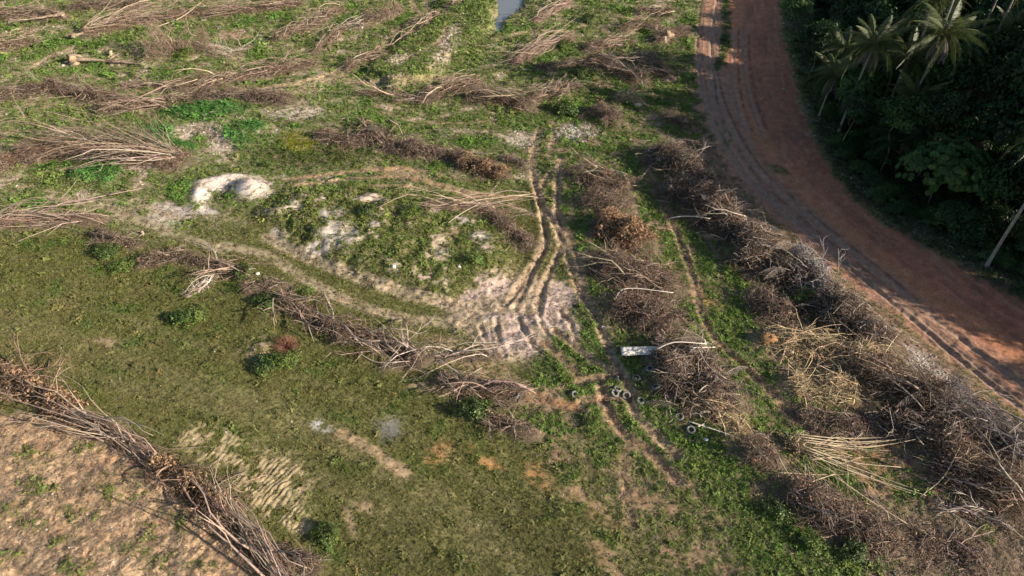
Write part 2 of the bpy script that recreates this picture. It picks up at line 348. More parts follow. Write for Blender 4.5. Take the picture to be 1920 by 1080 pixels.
# colours
OLIVE = (.160, .164, .050); BROWNG = (.180, .168, .062); LUSHC = (.140, .202, .044); CREEP = (.090, .215, .050); YEL = (.26, .27, .03)
TAN = (.36, .255, .155); PINK = (.50, .385, .30); SANDW = (.47, .405, .345); ORANGE = (.40, .205, .085); BROWN = (.20, .135, .085); LITTER_SHADE = (.105, .076, .055); RED = (.36, .150, .088)
COL[:] = (.150, .152, .056); GC[:] = OLIVE
# broad zones
mm = smooth(-.1, .45, n1); paint(mm, gc=BROWNG)
far = 1 - smooth(330, 470, WYp + (PX - 500) * .12)                     # the felled plantation in the distance: patchy
paint(far * .85, (.215, .215, .100), .78, (.155, .222, .055), lush=.5)
paint(far * smooth(.05, .42, n2 + .3 * n1), (.36, .30, .19), .3, (.22, .215, .09), rough=.5, stone=.2)
paint(far * smooth(.28, .5, fbm(X, Y, 4, 3, 31)), (.42, .34, .24), .15, stone=.5)
paint(far * smooth(.05, .4, fbm(X, Y, 6, 3, 37)), (.13, .17, .05), .95, (.125, .215, .042), lush=.8)
mid = pmask([(960, 180), (1290, 60), (1320, 230), (1420, 450), (1560, 640), (1800, 850), (1700, 1100), (1250, 1100), (1120, 900), (960, 800), (1010, 640), (1060, 480)], 30)
paint(mid, (.160, .145, .065), .9, (.118, .192, .038), lush=.65)
paint(mid * smooth(.1, .42, n2 + .25 * n3), (.27, .19, .11), .25, (.19, .165, .07), rough=.4)
# big meadow, olive, mottled
mead = pmask([(-60, 440), (180, 435), (360, 480), (560, 560), (700, 650), (860, 730), (900, 800), (1060, 900), (1150, 1000), (1330, 1100), (600, 1100), (540, 1000), (420, 870), (250, 800), (120, 740), (-60, 680)], 18)
paint(mead, (.155, .150, .055), 1.0, OLIVE, lush=.10, rough=0)
paint(mead * smooth(.0, .4, fbm(X, Y, 5, 4, 41)), gc=(.185, .165, .060), veg=.9)
paint(mead * smooth(.0, .4, fbm(X, Y, 3.5, 4, 43)), gc=(.110, .160, .036), lush=.3)
paint(mead * pmask([(640, 900), (800, 900), (960, 930), (1120, 1000), (1200, 1100), (700, 1100)], 50) * .5, (.13, .115, .05), .95, (.135, .128, .045))
# dry bands in the meadow along the old wheel lines
for pts, wd, st in (([(-40, 585), (200, 660), (400, 730), (620, 800)], 1.6, .75), ([(-40, 640), (220, 720), (420, 770), (620, 830), (760, 890), (900, 985), (1000, 1080)], 1.3, .75),
                    ([(600, 900), (760, 960), (900, 1040)], 1.2, .6), ([(-40, 520), (200, 590), (420, 660), (640, 740), (800, 830), (960, 950)], .7, .5), ([(-40, 610), (240, 690), (480, 770), (700, 850)], .5, .6), ([(560, 790), (700, 880), (860, 980), (980, 1085)], .6, .7), ([(480, 830), (640, 930), (780, 1040)], .7, .6), ([(700, 640), (860, 760), (960, 880), (1100, 1010)], 1.0, .25)):
    d = dist_line(spline(gps(pts))); paint((1 - smooth(.2 * wd, wd, d + n2 * .8)) * st, (.205, .180, .080), .85, (.190, .180, .070), lush=0)
# bare earth bottom left
earth = pmask([(-80, 770), (60, 780), (150, 810), (280, 870), (330, 930), (420, 1000), (480, 1110), (-80, 1110)], 9)
paint(earth, (.48, .325, .20), .05, (.13, .16, .03), rough=1.0, stone=.05)
paint(earth * smooth(.1, .45, fbm(X, Y, 2, 4, 51)), (.30, .20, .13), .08)
paint(earth * smooth(.05, .4, fbm(X, Y, 3, 3, 52)) * .8, (.45, .24, .145), .0)
paint(earth * smooth(-.1, .4, fbm(X, Y, 7, 3, 57)) * .45, (.36, .245, .16)); paint(earth * smooth(.0, .4, fbm(X, Y, 5, 3, 58)) * .8, (.53, .385, .255)); paint(earth * smooth(.05, .35, fbm(X, Y, 3.2, 4, 59)) * .55, (.24, .18, .09), .55, (.19, .185, .07), lush=.3)
for cx, cy, rx, ry in ((155, 970, 26, 14), (45, 985, 26, 14), (290, 985, 16, 26), (140, 1070, 30, 14), (60, 850, 26, 10), (165, 845, 22, 10), (220, 930, 26, 12), (90, 920, 30, 9), (240, 1030, 26, 12), (330, 985, 20, 16), (20, 1050, 24, 12), (110, 1010, 22, 9), (380, 1060, 20, 12), (20, 960, 14, 12), (300, 1040, 20, 20)):
    paint(emask(cx, cy, rx * 1.3, ry * 1.3, 0, .8) * .9 * smooth(-.45, .05, n3 + n2), (.19, .17, .08), .95, (.17, .205, .055), lush=.6)
ripple = np.maximum.reduce([emask(400, 835, 56, 34, 10), emask(510, 905, 78, 62, 20), emask(560, 975, 30, 28, 0), emask(228, 800, 22, 14, 0), emask(465, 865, 30, 18)])
ripple = ripple * (1 - earth); paint(ripple * smooth(-.3, .2, n3 + n2 * .6 + .1), (.35, .275, .155), .3, rough=.4)
# bare spots in and round the meadow
for cx, cy, rx, ry, r, c in ((197, 640, 24, 8, 5, TAN), (818, 846, 14, 20, 0, ORANGE), (882, 832, 9, 7, 20, ORANGE), (922, 870, 16, 10, 10, ORANGE), (1012, 895, 30, 16, 35, ORANGE), (1080, 870, 14, 16, 0, (.3, .17, .09)),
                             (690, 958, 22, 10, 10, TAN), (650, 985, 12, 26, -20, TAN), (790, 730, 16, 8, 0, TAN), (1120, 965, 18, 12, 0, ORANGE), (1155, 990, 14, 12, 0, (.3, .15, .08)), (1268, 1000, 22, 16, 20, ORANGE),
                             (1330, 1030, 30, 24, 30, TAN), (1340, 965, 36, 24, 20, (.3, .2, .11)), (1150, 880, 26, 14, 20, (.3, .19, .1)), (1060, 822, 12, 10, 0, (.3, .19, .1)), (1105, 810, 14, 8, 0, (.3, .19, .1)),
                             (745, 878, 16, 7, 40, TAN), (1230, 925, 40, 40, 0, (.26, .17, .1)), (1180, 925, 16, 46, 0, (.28, .19, .11)), (1440, 645, 22, 18, 0, ORANGE), (1320, 560, 30, 18, 20, ORANGE), (1610, 765, 30, 22, 30, ORANGE), (1560, 690, 40, 16, 20, BROWN),
                             (1440, 830, 60, 40, 20, (.27, .19, .11)), (1650, 850, 70, 40, 25, (.30, .175, .085)), (1480, 690, 60, 40, 30, (.24, .17, .1)), (110, 195, 40, 7, 0, TAN), (590, 160, 55, 12, -8, (.46, .36, .22)), (435, 70, 30, 8, 0, (.42, .25, .16)), (245, 100, 26, 8, 0, (.38, .24, .14)),
                             (740, 320, 40, 5, 0, (.46, .27, .13)), (800, 334, 50, 5, 4, (.44, .28, .15)), (1220, 225, 22, 10, 0, (.33, .25, .18))):
    paint(emask(cx, cy, rx * 1.1, ry * 1.1, r, .9) * .85 * smooth(-.55, .0, n3 + n5 * .5), c, .2, rough=.4)
paint(emask(730, 805, 22, 20, 0, .9) * .85, (.19, .18, .175), .2, rough=.4); paint(emask(600, 799, 18, 7, 10, .9) * smooth(-.4, .2, n3), (.55, .52, .5), .1)
sh_ = emask(492, 654, 28, 15, -8, .8); paint(sh_ * smooth(-.3, .15, n3), (.27, .19, .135), .15, rough=1.0, stone=.2); ZH += sh_ * .45
brown_low = pmask([(1480, 930), (1640, 940), (1760, 960), (1960, 1000), (1960, 1100), (1640, 1100)], 25)
paint(brown_low, (.235, .165, .11), .25, (.15, .15, .06), rough=.7, stone=.10)
paint(brown_low * smooth(.1, .4, n2), (.15, .13, .06), .8, (.13, .16, .045), lush=.5)
paint(brown_low * smooth(.05, .4, fbm(X, Y, 1.7, 3, 33)), (.165, .115, .08), .1)
lz = pmask([(1060, 800), (1180, 840), (1270, 860), (1330, 930), (1400, 1000), (1420, 1110), (1150, 1110), (1080, 940), (1010, 860)], 30)
paint(lz * .6, (.20, .165, .085), .75, (.150, .165, .052), lush=.3); paint(lz * smooth(.05, .35, n2), (.27, .18, .10), .2); paint(lz * smooth(.15, .4, fbm(X, Y, 2, 3, 55)), (.15, .15, .055), .95, (.13, .175, .042), lush=.8)
lowl = pmask([(1270, 860), (1340, 880), (1420, 940), (1480, 960), (1560, 1030), (1640, 1100), (1420, 1100), (1370, 1000)], 16)
paint(lowl * smooth(-.25, .1, n2), (.14, .15, .055), 1.0, (.130, .180, .042), lush=1.0)
for cx, cy, rx, ry, r in ((1210, 740, 60, 70, 30), (1120, 700, 60, 50, 35), (1060, 680, 40, 40, 35), (1330, 600, 40, 90, -25), (1400, 730, 60, 50, 25), (1350, 470, 40, 60, -20), (1120, 600, 40, 20, 40), (1300, 850, 70, 30, 25), (1110, 790, 24, 24, 0), (1700, 800, 30, 40, 0), (1440, 800, 40, 14, 0), (1860, 1000, 60, 22, 20), (1780, 1065, 60, 18, 0), (1620, 1060, 50, 26, 0), (1370, 520, 30, 50, -20),
                          (900, 770, 50, 16, 15), (870, 180, 60, 10, 0), (850, 70, 60, 60, -25), (760, 110, 40, 20, 0), (1000, 190, 90, 16, 0), (920, 225, 80, 14, 0)):
    paint(emask(cx, cy, rx, ry, r) * .9 * smooth(-.3, .1, n2), (.11, .135, .045), 1.0, LUSHC, lush=1.0)
# creeper covered hummocks
creep = np.maximum.reduce([emask(385, 210, 80, 18, -3), emask(288, 256, 46, 20, -10), emask(435, 258, 36, 15, 20), emask(345, 282, 26, 12, 0), emask(180, 328, 40, 17, 0), emask(235, 270, 30, 13, 0), emask(470, 240, 34, 12, 0), emask(320, 275, 22, 10, 0), emask(150, 335, 16, 10, 0), emask(215, 320, 16, 10, 0)])
paint(creep, (.06, .12, .035), 1.0, CREEP, lush=1.0)
ZH += creep * .35 + np.maximum(creep * fbm(X, Y, 2.2, 3, 61), 0) * .6
gfar = np.maximum.reduce([emask(150, 215, 60, 12), emask(60, 232, 50, 14), emask(230, 70, 40, 8), emask(620, 215, 60, 12), emask(100, 345, 60, 10), emask(400, 330, 60, 14), emask(440, 85, 26, 8)])
paint(gfar * .85, (.17, .17, .07), .9, (.160, .215, .055), lush=.9)
paint(emask(562, 268, 38, 18, 0, .35), (.14, .16, .02), 1.0, YEL, lush=.0)
paint(emask(590, 290, 110, 26, 0, .4) * (1 - emask(562, 268, 38, 18, 0, .35)), (.09, .10, .03), 1.0, (.095, .125, .03), lush=.3)
paint(emask(330, 250, 34, 14, 0) * (1 - creep), (.50, .42, .33), .1, rough=.6, stone=.5); paint(emask(385, 242, 34, 9, 0), (.50, .42, .33), .1, rough=.6, stone=.5)
paint(emask(410, 270, 28, 18, 40), (.48, .40, .31), .15, rough=.5, stone=.6); paint(emask(560, 215, 60, 12, 0), (.46, .39, .30), .3, rough=.4, stone=.5); paint(emask(265, 318, 34, 9, 0), (.48, .4, .32), .2, stone=.4)
# bank left of the puddle
bank = pmask([(690, 140), (760, 80), (850, 20), (915, -12), (928, 20), (905, 60), (860, 110), (800, 150), (740, 170)], 14)
paint(bank, (.16, .165, .07), .95, (.165, .215, .058), lush=.85); paint(bank * smooth(.25, .5, n2 + .3 * n3), (.36, .30, .19), .3, stone=.5); ZH += bank * 1.3
paint(np.maximum(emask(840, 95, 14, 40, 30), emask(745, 125, 26, 10, 0)), (.42, .34, .24), .3, stone=1.0)
# weedy mound in the middle, with white sand faces
mound = pmask([(500, 400), (560, 360), (690, 355), (850, 385), (950, 440), (950, 500), (900, 545), (820, 550), (700, 520), (590, 470)], 34)
ZH += mound * (1.15 + .5 * n2); paint(mound, (.19, .165, .085), .85, (.155, .195, .048), lush=.9); paint(mound * smooth(.22, .5, n2 + .5 * n3), (.40, .33, .24), .25, (.2, .2, .07), rough=.4, stone=.3)
for cx, cy, rx, ry, r, c in ((640, 455, 46, 26, 10, SANDW), (600, 475, 26, 12, 0, SANDW), (690, 390, 40, 10, 0, PINK), (625, 415, 24, 16, 0, SANDW), (872, 433, 22, 10, 0, SANDW), (905, 460, 20, 10, 0, SANDW), (914, 480, 14, 10, 0, PINK), (825, 480, 22, 34, 5, (.47, .38, .26)), (845, 455, 20, 8, 0, TAN), (815, 412, 22, 8, 0, SANDW),
                             (705, 440, 16, 16, 0, SANDW), (555, 400, 20, 10, 0, (.5, .43, .34)), (800, 530, 14, 8, 0, PINK), (520, 440, 26, 10, 20, (.42, .36, .27))):
    paint(emask(cx, cy, rx * .8, ry * .8, r, .6) * smooth(-.5, -.1, n3 + .4 * n5), c, .12, rough=.25)
# crescent of white sand at the left
sandm = np.maximum.reduce([emask(320, 402, 46, 16, -8), emask(375, 362, 20, 22, 30), emask(420, 342, 48, 11, -6), emask(470, 355, 38, 19, 0), emask(385, 395, 22, 9, 0), emask(300, 385, 24, 8, 0)])
paint(sandm, (.53, .46, .395), .03, rough=.08); 
def hump(cx, cy, rx, ry, rot=0):
    c, s_ = math.cos(math.radians(rot)), math.sin(math.radians(rot)); dx = PX - cx; dy = PYv - cy
    return np.exp(-((dx * c + dy * s_) / rx) ** 2 - ((-dx * s_ + dy * c) / ry) ** 2)
ZH += hump(470, 356, 30, 15) * 1.5 + hump(425, 338, 50, 6, -5) * .9 + hump(370, 366, 12, 22, 25) * .7 - hump(405, 362, 30, 12, -15) * .5
paint(emask(250, 400, 90, 16, 12) * .6, (.36, .30, .2), .4)
# churned pale clay
churn = pmask([(890, 560), (960, 512), (1060, 532), (1085, 600), (1035, 640), (995, 685), (935, 675), (885, 640), (835, 612), (840, 578)], 20)
paint(churn * .85, (.40, .305, .22), .2, rough=.55)
for cx, cy, rx, ry, r in ((925, 540, 32, 20, -10), (1045, 560, 34, 26, 0), (950, 625, 44, 34, 20), (1045, 610, 34, 16, 20), (1000, 590, 50, 16, 0), (990, 650, 34, 16, 20), (880, 560, 24, 8, 0)):
    paint(emask(cx, cy, rx, ry, r), (.45, .345, .285), .06, rough=.45)
paint(pmask([(760, 620), (860, 640), (960, 700), (1120, 790), (1090, 800), (960, 760), (860, 690)], 20) * .7, (.33, .23, .14), .4, rough=.5)
ZH += churn * (fbm(X, Y, 1.8, 3, 71) * .22 + fbm(X, Y, .5, 3, 73) * .07)
# white rubble
paint(emask(1080, 248, 44, 16, 0), (.45, .42, .37), .3, stone=1.0, rough=.5); paint(emask(975, 262, 34, 18, 0), (.42, .36, .27), .3, stone=.6)
# road ---------------------------------------------------------------
road = pmask([(1325, -60), (1312, 60), (1300, 110), (1312, 200), (1345, 290), (1395, 360), (1500, 450), (1610, 545), (1740, 640), (1830, 720), (1960, 810), (1960, 590), (1880, 545), (1760, 480), (1640, 410), (1560, 330), (1515, 240), (1488, 140), (1468, 60), (1455, -60)], 7)
paint(road, RED, .0, rough=.75, stone=.0); rc = spline(gps([(1395, -60), (1390, 60), (1400, 150), (1450, 260), (1520, 350), (1620, 440), (1750, 560), (1960, 700)])); rx_ = X - np.interp(Y, rc[::-1, 1], rc[::-1, 0]) - np.interp(Y, rc[::-1, 1], np.gradient(rc[::-1, 0])) * 0; st1 = fbm(rx_, Y * .10, .8, 4, 81); st2 = fbm(rx_ + n2 * .4, Y * .16, 2.2, 4, 84)
paint(road * smooth(-.05, .4, st2) * .75, (.25, .108, .070)); paint(road * smooth(.08, .4, st1) * .6, (.38, .20, .135)); paint(road * smooth(.12, .4, fbm(rx_, Y * .12, .5, 3, 87)) * .5, (.16, .10, .08)); ZH += road * (st1 * .12 + n5 * .035); paint(road * smooth(.1, .45, fbm(X, Y, 1.5, 4, 83)) * .5, (.29, .145, .092)); ZH = ZH * (1 - road * .75)
rleft = dist_line(spline(gps([(1340, -30), (1325, 60), (1325, 130), (1345, 220), (1400, 320), (1480, 400), (1600, 500), (1720, 600), (1830, 690), (1960, 790)])), 8)
paint((1 - smooth(2.0, 3.4, rleft - .6 + n2)) * road * .85 * (.75 + .5 * st1).clip(0, 1), (.285, .188, .128), 0)
rmid = dist_line(spline(gps([(1385, -30), (1380, 90), (1395, 190), (1450, 290), (1520, 370), (1620, 460), (1740, 550), (1880, 640), (1960, 690)])), 8)
paint((1 - smooth(.5, 1.6, rmid + n2 * 1.2)) * road * .6, (.42, .20, .10), 0)
paint((1 - smooth(.3, 1.2, dist_line(spline(gps([(1358, -20), (1362, 60), (1352, 110), (1342, 130)])), 8) + n2)) * .9, (.10, .11, .05), .8, (.08, .12, .03))
paint(emask(1455, 318, 22, 8, 30) * .8, (.12, .12, .05), .6, (.08, .12, .03)); paint(emask(1360, 265, 6, 40, -20) * .7, (.10, .11, .05), .6, (.08, .12, .03))
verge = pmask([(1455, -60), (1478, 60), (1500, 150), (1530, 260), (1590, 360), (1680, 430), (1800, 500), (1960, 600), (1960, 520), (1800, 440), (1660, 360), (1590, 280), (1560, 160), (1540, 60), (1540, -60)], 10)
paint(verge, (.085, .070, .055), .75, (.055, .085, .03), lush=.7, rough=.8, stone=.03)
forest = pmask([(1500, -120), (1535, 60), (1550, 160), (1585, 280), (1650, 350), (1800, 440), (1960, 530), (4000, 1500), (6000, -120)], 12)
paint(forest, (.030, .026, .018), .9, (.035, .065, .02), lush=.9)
ZH += verge * .25
shoulder = pmask([(1320, 240), (1350, 300), (1400, 370), (1500, 455), (1610, 550), (1740, 645), (1830, 725), (1910, 790), (1860, 805), (1760, 725), (1640, 630), (1540, 530), (1440, 450), (1360, 390), (1300, 310)], 12)
paint(shoulder * .9, (.235, .15, .10), .12, (.15, .15, .05), rough=.6, stone=.15)
gravelside = pmask([(1690, 640), (1740, 670), (1830, 760), (1940, 850), (1960, 900), (1860, 800), (1760, 740), (1700, 690)], 10)
paint(gravelside, (.32, .27, .23), .1, rough=.5, stone=1.0)
# wheel ruts -----------------------------------------------------------
def rut(pts, wd=.45, depth=.22, col=TAN, st=.85, veg=.05):
    global ZH
    d = dist_line(spline(gps(pts)), 4); m_ = (1 - smooth(.7 * wd, 1.5 * wd, d + n3 * .25 + n2 * .2)) * (st + .05 + .4 * n2 + .3 * n3).clip(0, 1)
    paint(m_, col, veg, rough=.9)
    depth = depth * .8 * (.35 + .65 * smooth(-.5, .2, n2 + n1)); wd = wd * 1.1
    ZH -= depth * np.exp(-(d / (wd * .62)) ** 2); ZH += depth * .38 * (1 + n3 * 1.2) * np.exp(-((d - wd * 1.25) / (wd * .45)) ** 2)
RT = (.37, .265, .165); RB = (.29, .19, .11)
rut([(1012, 240), (1000, 285), (1000, 330), (1010, 372), (1020, 427), (1017, 470), (983, 527), (957, 567)], .5, .24, RT)
rut([(1040, 250), (1030, 290), (1050, 310)], .4, .12, RT, .7)
rut([(1052, 300), (1045, 350), (1047, 420), (1070, 500), (1093, 560), (1117, 600), (1142, 660), (1175, 725), (1187, 773), (1219, 808), (1268, 858)], .48, .28, RT)
rut([(1010, 375), (1040, 427), (1050, 467), (1023, 527), (1008, 580)], .42, .24, RT)
rut([(1040, 400), (1063, 440), (1083, 493), (1095, 550)], .36, .18, RT, .8)
rut([(1000, 340), (1025, 450), (1005, 500), (985, 545), (965, 580)], .36, .2, RT, .8)
rut([(1050, 310), (1030, 325), (1010, 360)], .4, .15, RT, .7); rut([(960, 385), (1000, 405), (1035, 418)], .4, .15, RT, .7)
rut([(1038, 622), (1080, 655), (1117, 684), (1150, 702)], .42, .2, RT); rut([(1020, 645), (1050, 672), (1080, 705)], .4, .18, RB)
rut([(1088, 718), (1125, 713), (1160, 708)], .5, .3, RB); rut([(1096, 756), (1140, 750), (1184, 746)], .5, .3, RB); rut([(1000, 744), (1040, 760), (1086, 768)], .55, .35, (.35, .2, .1))
rut([(1124, 722), (1142, 777), (1171, 817), (1215, 850), (1270, 905)], .5, .26, RB); rut([(1170, 860), (1175, 930), (1185, 980)], .4, .1, RB, .6)
rut([(900, 612), (914, 645), (928, 676)], .3, .2, (.42, .32, .24)); rut([(930, 600), (936, 640), (946, 668)], .3, .2, (.42, .32, .24)); rut([(968, 588), (982, 620), (1004, 655)], .3, .2, (.42, .32, .24)); rut([(1020, 560), (1012, 600), (1030, 632)], .3, .2, (.42, .32, .24)); rut([(1050, 585), (1070, 610), (1078, 640)], .35, .25, (.42, .32, .24))
rut([(420, 460), (500, 480), (560, 518), (640, 560), (740, 592), (850, 605), (940, 612)], .62, .10, (.39, .31, .20), .66); rut([(500, 445), (575, 485), (680, 525), (780, 556), (880, 575), (1000, 585)], .68, .10, (.41, .32, .215), .72)
rut([(90, 372), (180, 382), (260, 412), (330, 440), (420, 470)], .6, .08, (.39, .32, .20), .6); rut([(250, 375), (290, 392), (340, 412)], .5, .1, (.42, .34, .22), .6)
rut([(540, 338), (640, 327), (720, 320), (800, 324)], .5, .12, (.43, .28, .15), .8); rut([(560, 352), (660, 342), (760, 336), (880, 362), (970, 372)], .5, .12, (.42, .27, .15), .8); rut([(700, 360), (830, 358), (930, 382)], .45, .1, (.40, .27, .15), .6)
rut([(1200, 300), (1240, 380), (1272, 450), (1298, 520), (1310, 575), (1336, 635), (1390, 690), (1450, 745)], .42, .24, RB); rut([(1255, 330), (1300, 400), (1340, 480), (1360, 560)], .4, .14, RB, .5)
rut([(1380, 680), (1440, 740), (1500, 800), (1580, 860), (1660, 930)], .45, .2, RB, .7); rut([(1590, 770), (1660, 840), (1740, 900)], .45, .2, (.32, .19, .1), .7)
rut([(790, 30), (776, 18), (772, -5)], .6, .12, (.4, .3, .17), .8); rut([(806, 28), (800, 14), (795, -5)], .5, .12, (.4, .3, .17), .8); rut([(640, 145), (720, 80), (780, 30)], .5, .1, (.36, .28, .15), .7)
rut([(500, 168), (560, 160), (625, 138), (655, 120)], .7, .15, (.46, .35, .2), .8); rut([(30, 142), (60, 132), (90, 112), (135, 92)], .6, .12, (.42, .33, .19), .8); rut([(840, 68), (820, 95), (780, 118), (740, 130)], .6, .15, (.42, .32, .19), .7)
rut([(930, 75), (1000, 62), (1060, 62), (1100, 50)], .7, .1, (.36, .27, .15), .7); rut([(660, 154), (760, 158), (860, 140)], .7, .1, (.30, .24, .12), .6)
rut([(640, 812), (700, 846), (760, 888)], .45, .08, TAN, .7); rut([(700, 210), (820, 232), (930, 228)], .5, .08, (.4, .28, .16), .5); rut([(1180, 235), (1260, 260), (1310, 300)], .8, .05, (.25, .19, .11), .5)
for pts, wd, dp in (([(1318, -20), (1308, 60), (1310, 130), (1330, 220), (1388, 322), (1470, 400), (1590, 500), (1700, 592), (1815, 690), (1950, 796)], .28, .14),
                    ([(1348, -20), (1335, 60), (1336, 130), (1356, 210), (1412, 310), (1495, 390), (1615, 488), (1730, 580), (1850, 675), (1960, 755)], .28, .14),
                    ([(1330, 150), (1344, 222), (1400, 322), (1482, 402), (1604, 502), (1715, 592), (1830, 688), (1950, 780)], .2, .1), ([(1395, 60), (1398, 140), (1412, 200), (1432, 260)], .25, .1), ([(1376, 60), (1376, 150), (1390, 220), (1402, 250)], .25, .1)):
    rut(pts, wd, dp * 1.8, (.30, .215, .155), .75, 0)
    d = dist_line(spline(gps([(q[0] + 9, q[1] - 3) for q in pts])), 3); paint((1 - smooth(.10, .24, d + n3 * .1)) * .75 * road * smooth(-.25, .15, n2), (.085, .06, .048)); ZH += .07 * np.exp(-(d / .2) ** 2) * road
# puddle hollow
PUD = [(936, -14), (930, 12), (926, 40), (924, 62), (938, 58), (946, 40), (958, 26), (978, 20), (984, -14)]
pud = pmask(PUD, 9); paint(pmask(PUD, 20) * .8, (.26, .20, .12), .2); pudz = gp(950, 20)
# lumps in disturbed soil, ripples from the excavator tracks
cell = noise(X / .55, Y / .55, 3) ; ridg = 1 - np.abs(noise(X / 1.3 + Y / 3.2, Y / 1.6 - X / 4.0, 9)) * 2.4
ZH += ROUGH * (1 - earth * .8) * (cell * .08 + ridg * .07 + fbm(X, Y, .5, 2, 14) * .06)
ea = (X + Y) * .707; eb = (X - Y) * .707 + n2 * .7; ea = ea + n5 * .6; eb = eb + n1 * 1.2 + n6 * .3; ez = 1 - np.abs(noise(ea / 1.5, eb / .8, 15)) * 2.2; ez = ez * smooth(-.3, .3, fbm(X, Y, 2.2, 3, 18)); sk = fbm(ea * .22, eb, .6, 4, 24); ZH += earth * (ez * .045 + fbm(ea * .6, eb, .9, 4, 16, .55) * .085 + n2 * .22 + np.maximum(cell - .15, 0) * .08 * smooth(0, .4, n1 + .2)); paint(earth * smooth(.12, .42, sk) * .5, (.27, .185, .12)); paint(earth * smooth(.1, .4, fbm(ea * .18, eb, .5, 3, 25)) * .5, (.52, .40, .26))
paint(earth * smooth(.45, .0, ez) * .3, (.30, .20, .13)); paint(earth * smooth(.05, .4, fbm(ea * .3, eb, .9, 3, 17)) * .6, (.50, .37, .25))
rp = np.sin((X * .90 - Y * .43 + n2 * .7 + n1 * .7 + n5 * .10) * 2 * math.pi / .40); ZH += ripple * (rp * .05 * smooth(-.3, .3, n5 + n2 + .1) + n6 * .05)
for p in PILES:
    P = spline(gps(p['pts'], p['h'] * .35)); d = dist_line(P); p['P'] = P
    m_ = 1 - smooth(.45, 1.25, d / p['hw'] + n3 * .5)
    paint(m_ * .85, LITTER_SHADE if p['style'] != 'straw' else (.24, .18, .10), .12, rough=.4, stone=0); ZH += np.exp(-(d / (p['hw'] * .75)) ** 2) * p['h'] * .30  # litter below each heap, colour darkened to paint in the shade inside the brush
ZH = ZH * (1 - pud) + pud * -.75
ZH += VEG * LUSH * (n3 * .10 + .05)
ZH = np.where(np.abs(X) > 260, n4 * .5, ZH)
COL *= 1 + earth[:, None] * np.array((.04, .0, -.10)); COL *= (1 + .28 * n3 + .14 * n2)[:, None]; COL = COL.clip(.01, .8)
idx = np.arange(NR * NC).reshape(NR, NC)
Q = np.stack([idx[:-1, :-1], idx[:-1, 1:], idx[1:, 1:], idx[1:, :-1]], -1).reshape(-1, 4)
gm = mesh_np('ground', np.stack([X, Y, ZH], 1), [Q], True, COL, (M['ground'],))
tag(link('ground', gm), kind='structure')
ZG = ZH.reshape(NR, NC)
def gz(x, y):
    x = np.asarray(x, float); y = np.asarray(y, float)
    i = np.clip(np.interp(y, Yr, np.arange(NR)), 0, NR - 1.001); j = np.clip(np.interp(x / Wy(y), sc, np.arange(NC)), 0, NC - 1.001)
    i0 = i.astype(int); j0 = j.astype(int); fi = i - i0; fj = j - j0
    return (ZG[i0, j0] * (1 - fj) + ZG[i0, j0 + 1] * fj) * (1 - fi) + (ZG[i0 + 1, j0] * (1 - fj) + ZG[i0 + 1, j0 + 1] * fj) * fi
def g3(px, py, z=0.0):
    p = gp(px, py, z); return np.array((p[0], p[1], float(gz(p[0], p[1]))))
# puddle water
P = spline(gps(PUD + [PUD[0]]), 3)[:-1]; c = P.mean(0); P = c + (P - c) * 1.25; lev = float(np.median(ZH[pud > .6])) + .28 if (pud > .6).any() else -.4
V = np.column_stack([P - c, np.zeros(len(P))]); V = np.concatenate([V, [[0, 0, 0]]])
F = np.array([[i, (i + 1) % len(P), len(P)] for i in range(len(P))])
tag(link('puddle', mesh_np('puddle', V, [F], False, None, (M['water'],)), None, (c[0], c[1], lev)), kind='structure')

# ------------------------------------------------------------------ ground cover: one object per kind, scattered by geometry nodes
def proto_grass(rng, nb=11):
    b = MB()
    for k in range(nb):
        a = rng.uniform(0, 6.28); r = rng.uniform(0, .35); l = rng.uniform(.5, 1.0); le = rng.uniform(.15, .8)
        p0 = np.array((math.cos(a) * r, math.sin(a) * r, -.05)); dr = np.array((math.cos(a + rng.normal() * .6), math.sin(a + rng.normal() * .6), 0))
        s = np.array((-dr[1], dr[0], 0)) * .055; p1 = p0 + dr * l * le * .4 + np.array((0, 0, l * .6)); p2 = p0 + dr * l * le + np.array((0, 0, l * .85))
        b.add(np.array([p0 - s, p0 + s, p1 + s * .8, p1 - s * .8, p2]), [np.array([[0, 1, 2, 3]]), np.array([[3, 2, 4]])], (1, 1, 1))
    return b
def proto_weed(rng, n=12):
    P = rng.normal(size=(n, 3)) * (.33, .33, .0) + np.column_stack([np.zeros((n, 2)), rng.uniform(.15, .8, n)])
    N = np.column_stack([P[:, :2] * 1.1 + rng.normal(size=(n, 2)) * .35, np.ones(n)]); N /= np.linalg.norm(N, axis=1)[:, None]
    V, F, C = leaves(P, N, rng.uniform(.35, .6, n), .7, rng, np.ones((n, 3))); b = MB(); b.add(V, F, C); return b
def proto_stone(rng):
    t = (1 + 5 ** .5) / 2
    V = np.array([(-1, t, 0), (1, t, 0), (-1, -t, 0), (1, -t, 0), (0, -1, t), (0, 1, t), (0, -1, -t), (0, 1, -t), (t, 0, -1), (t, 0, 1), (-t, 0, -1), (-t, 0, 1)], float) / 1.9
    V *= rng.uniform(.7, 1.2, (12, 1)); V *= (1, .8, .6)
    F = np.array([(0, 11, 5), (0, 5, 1), (0, 1, 7), (0, 7, 10), (0, 10, 11), (1, 5, 9), (5, 11, 4), (11, 10, 2), (10, 7, 6), (7, 1, 8), (3, 9, 4), (3, 4, 2), (3, 2, 6), (3, 6, 8), (3, 8, 9), (4, 9, 5), (2, 4, 11), (6, 2, 10), (8, 6, 7), (9, 8, 1)])
    b = MB(); b.add(V, F, (1, 1, 1)); return b
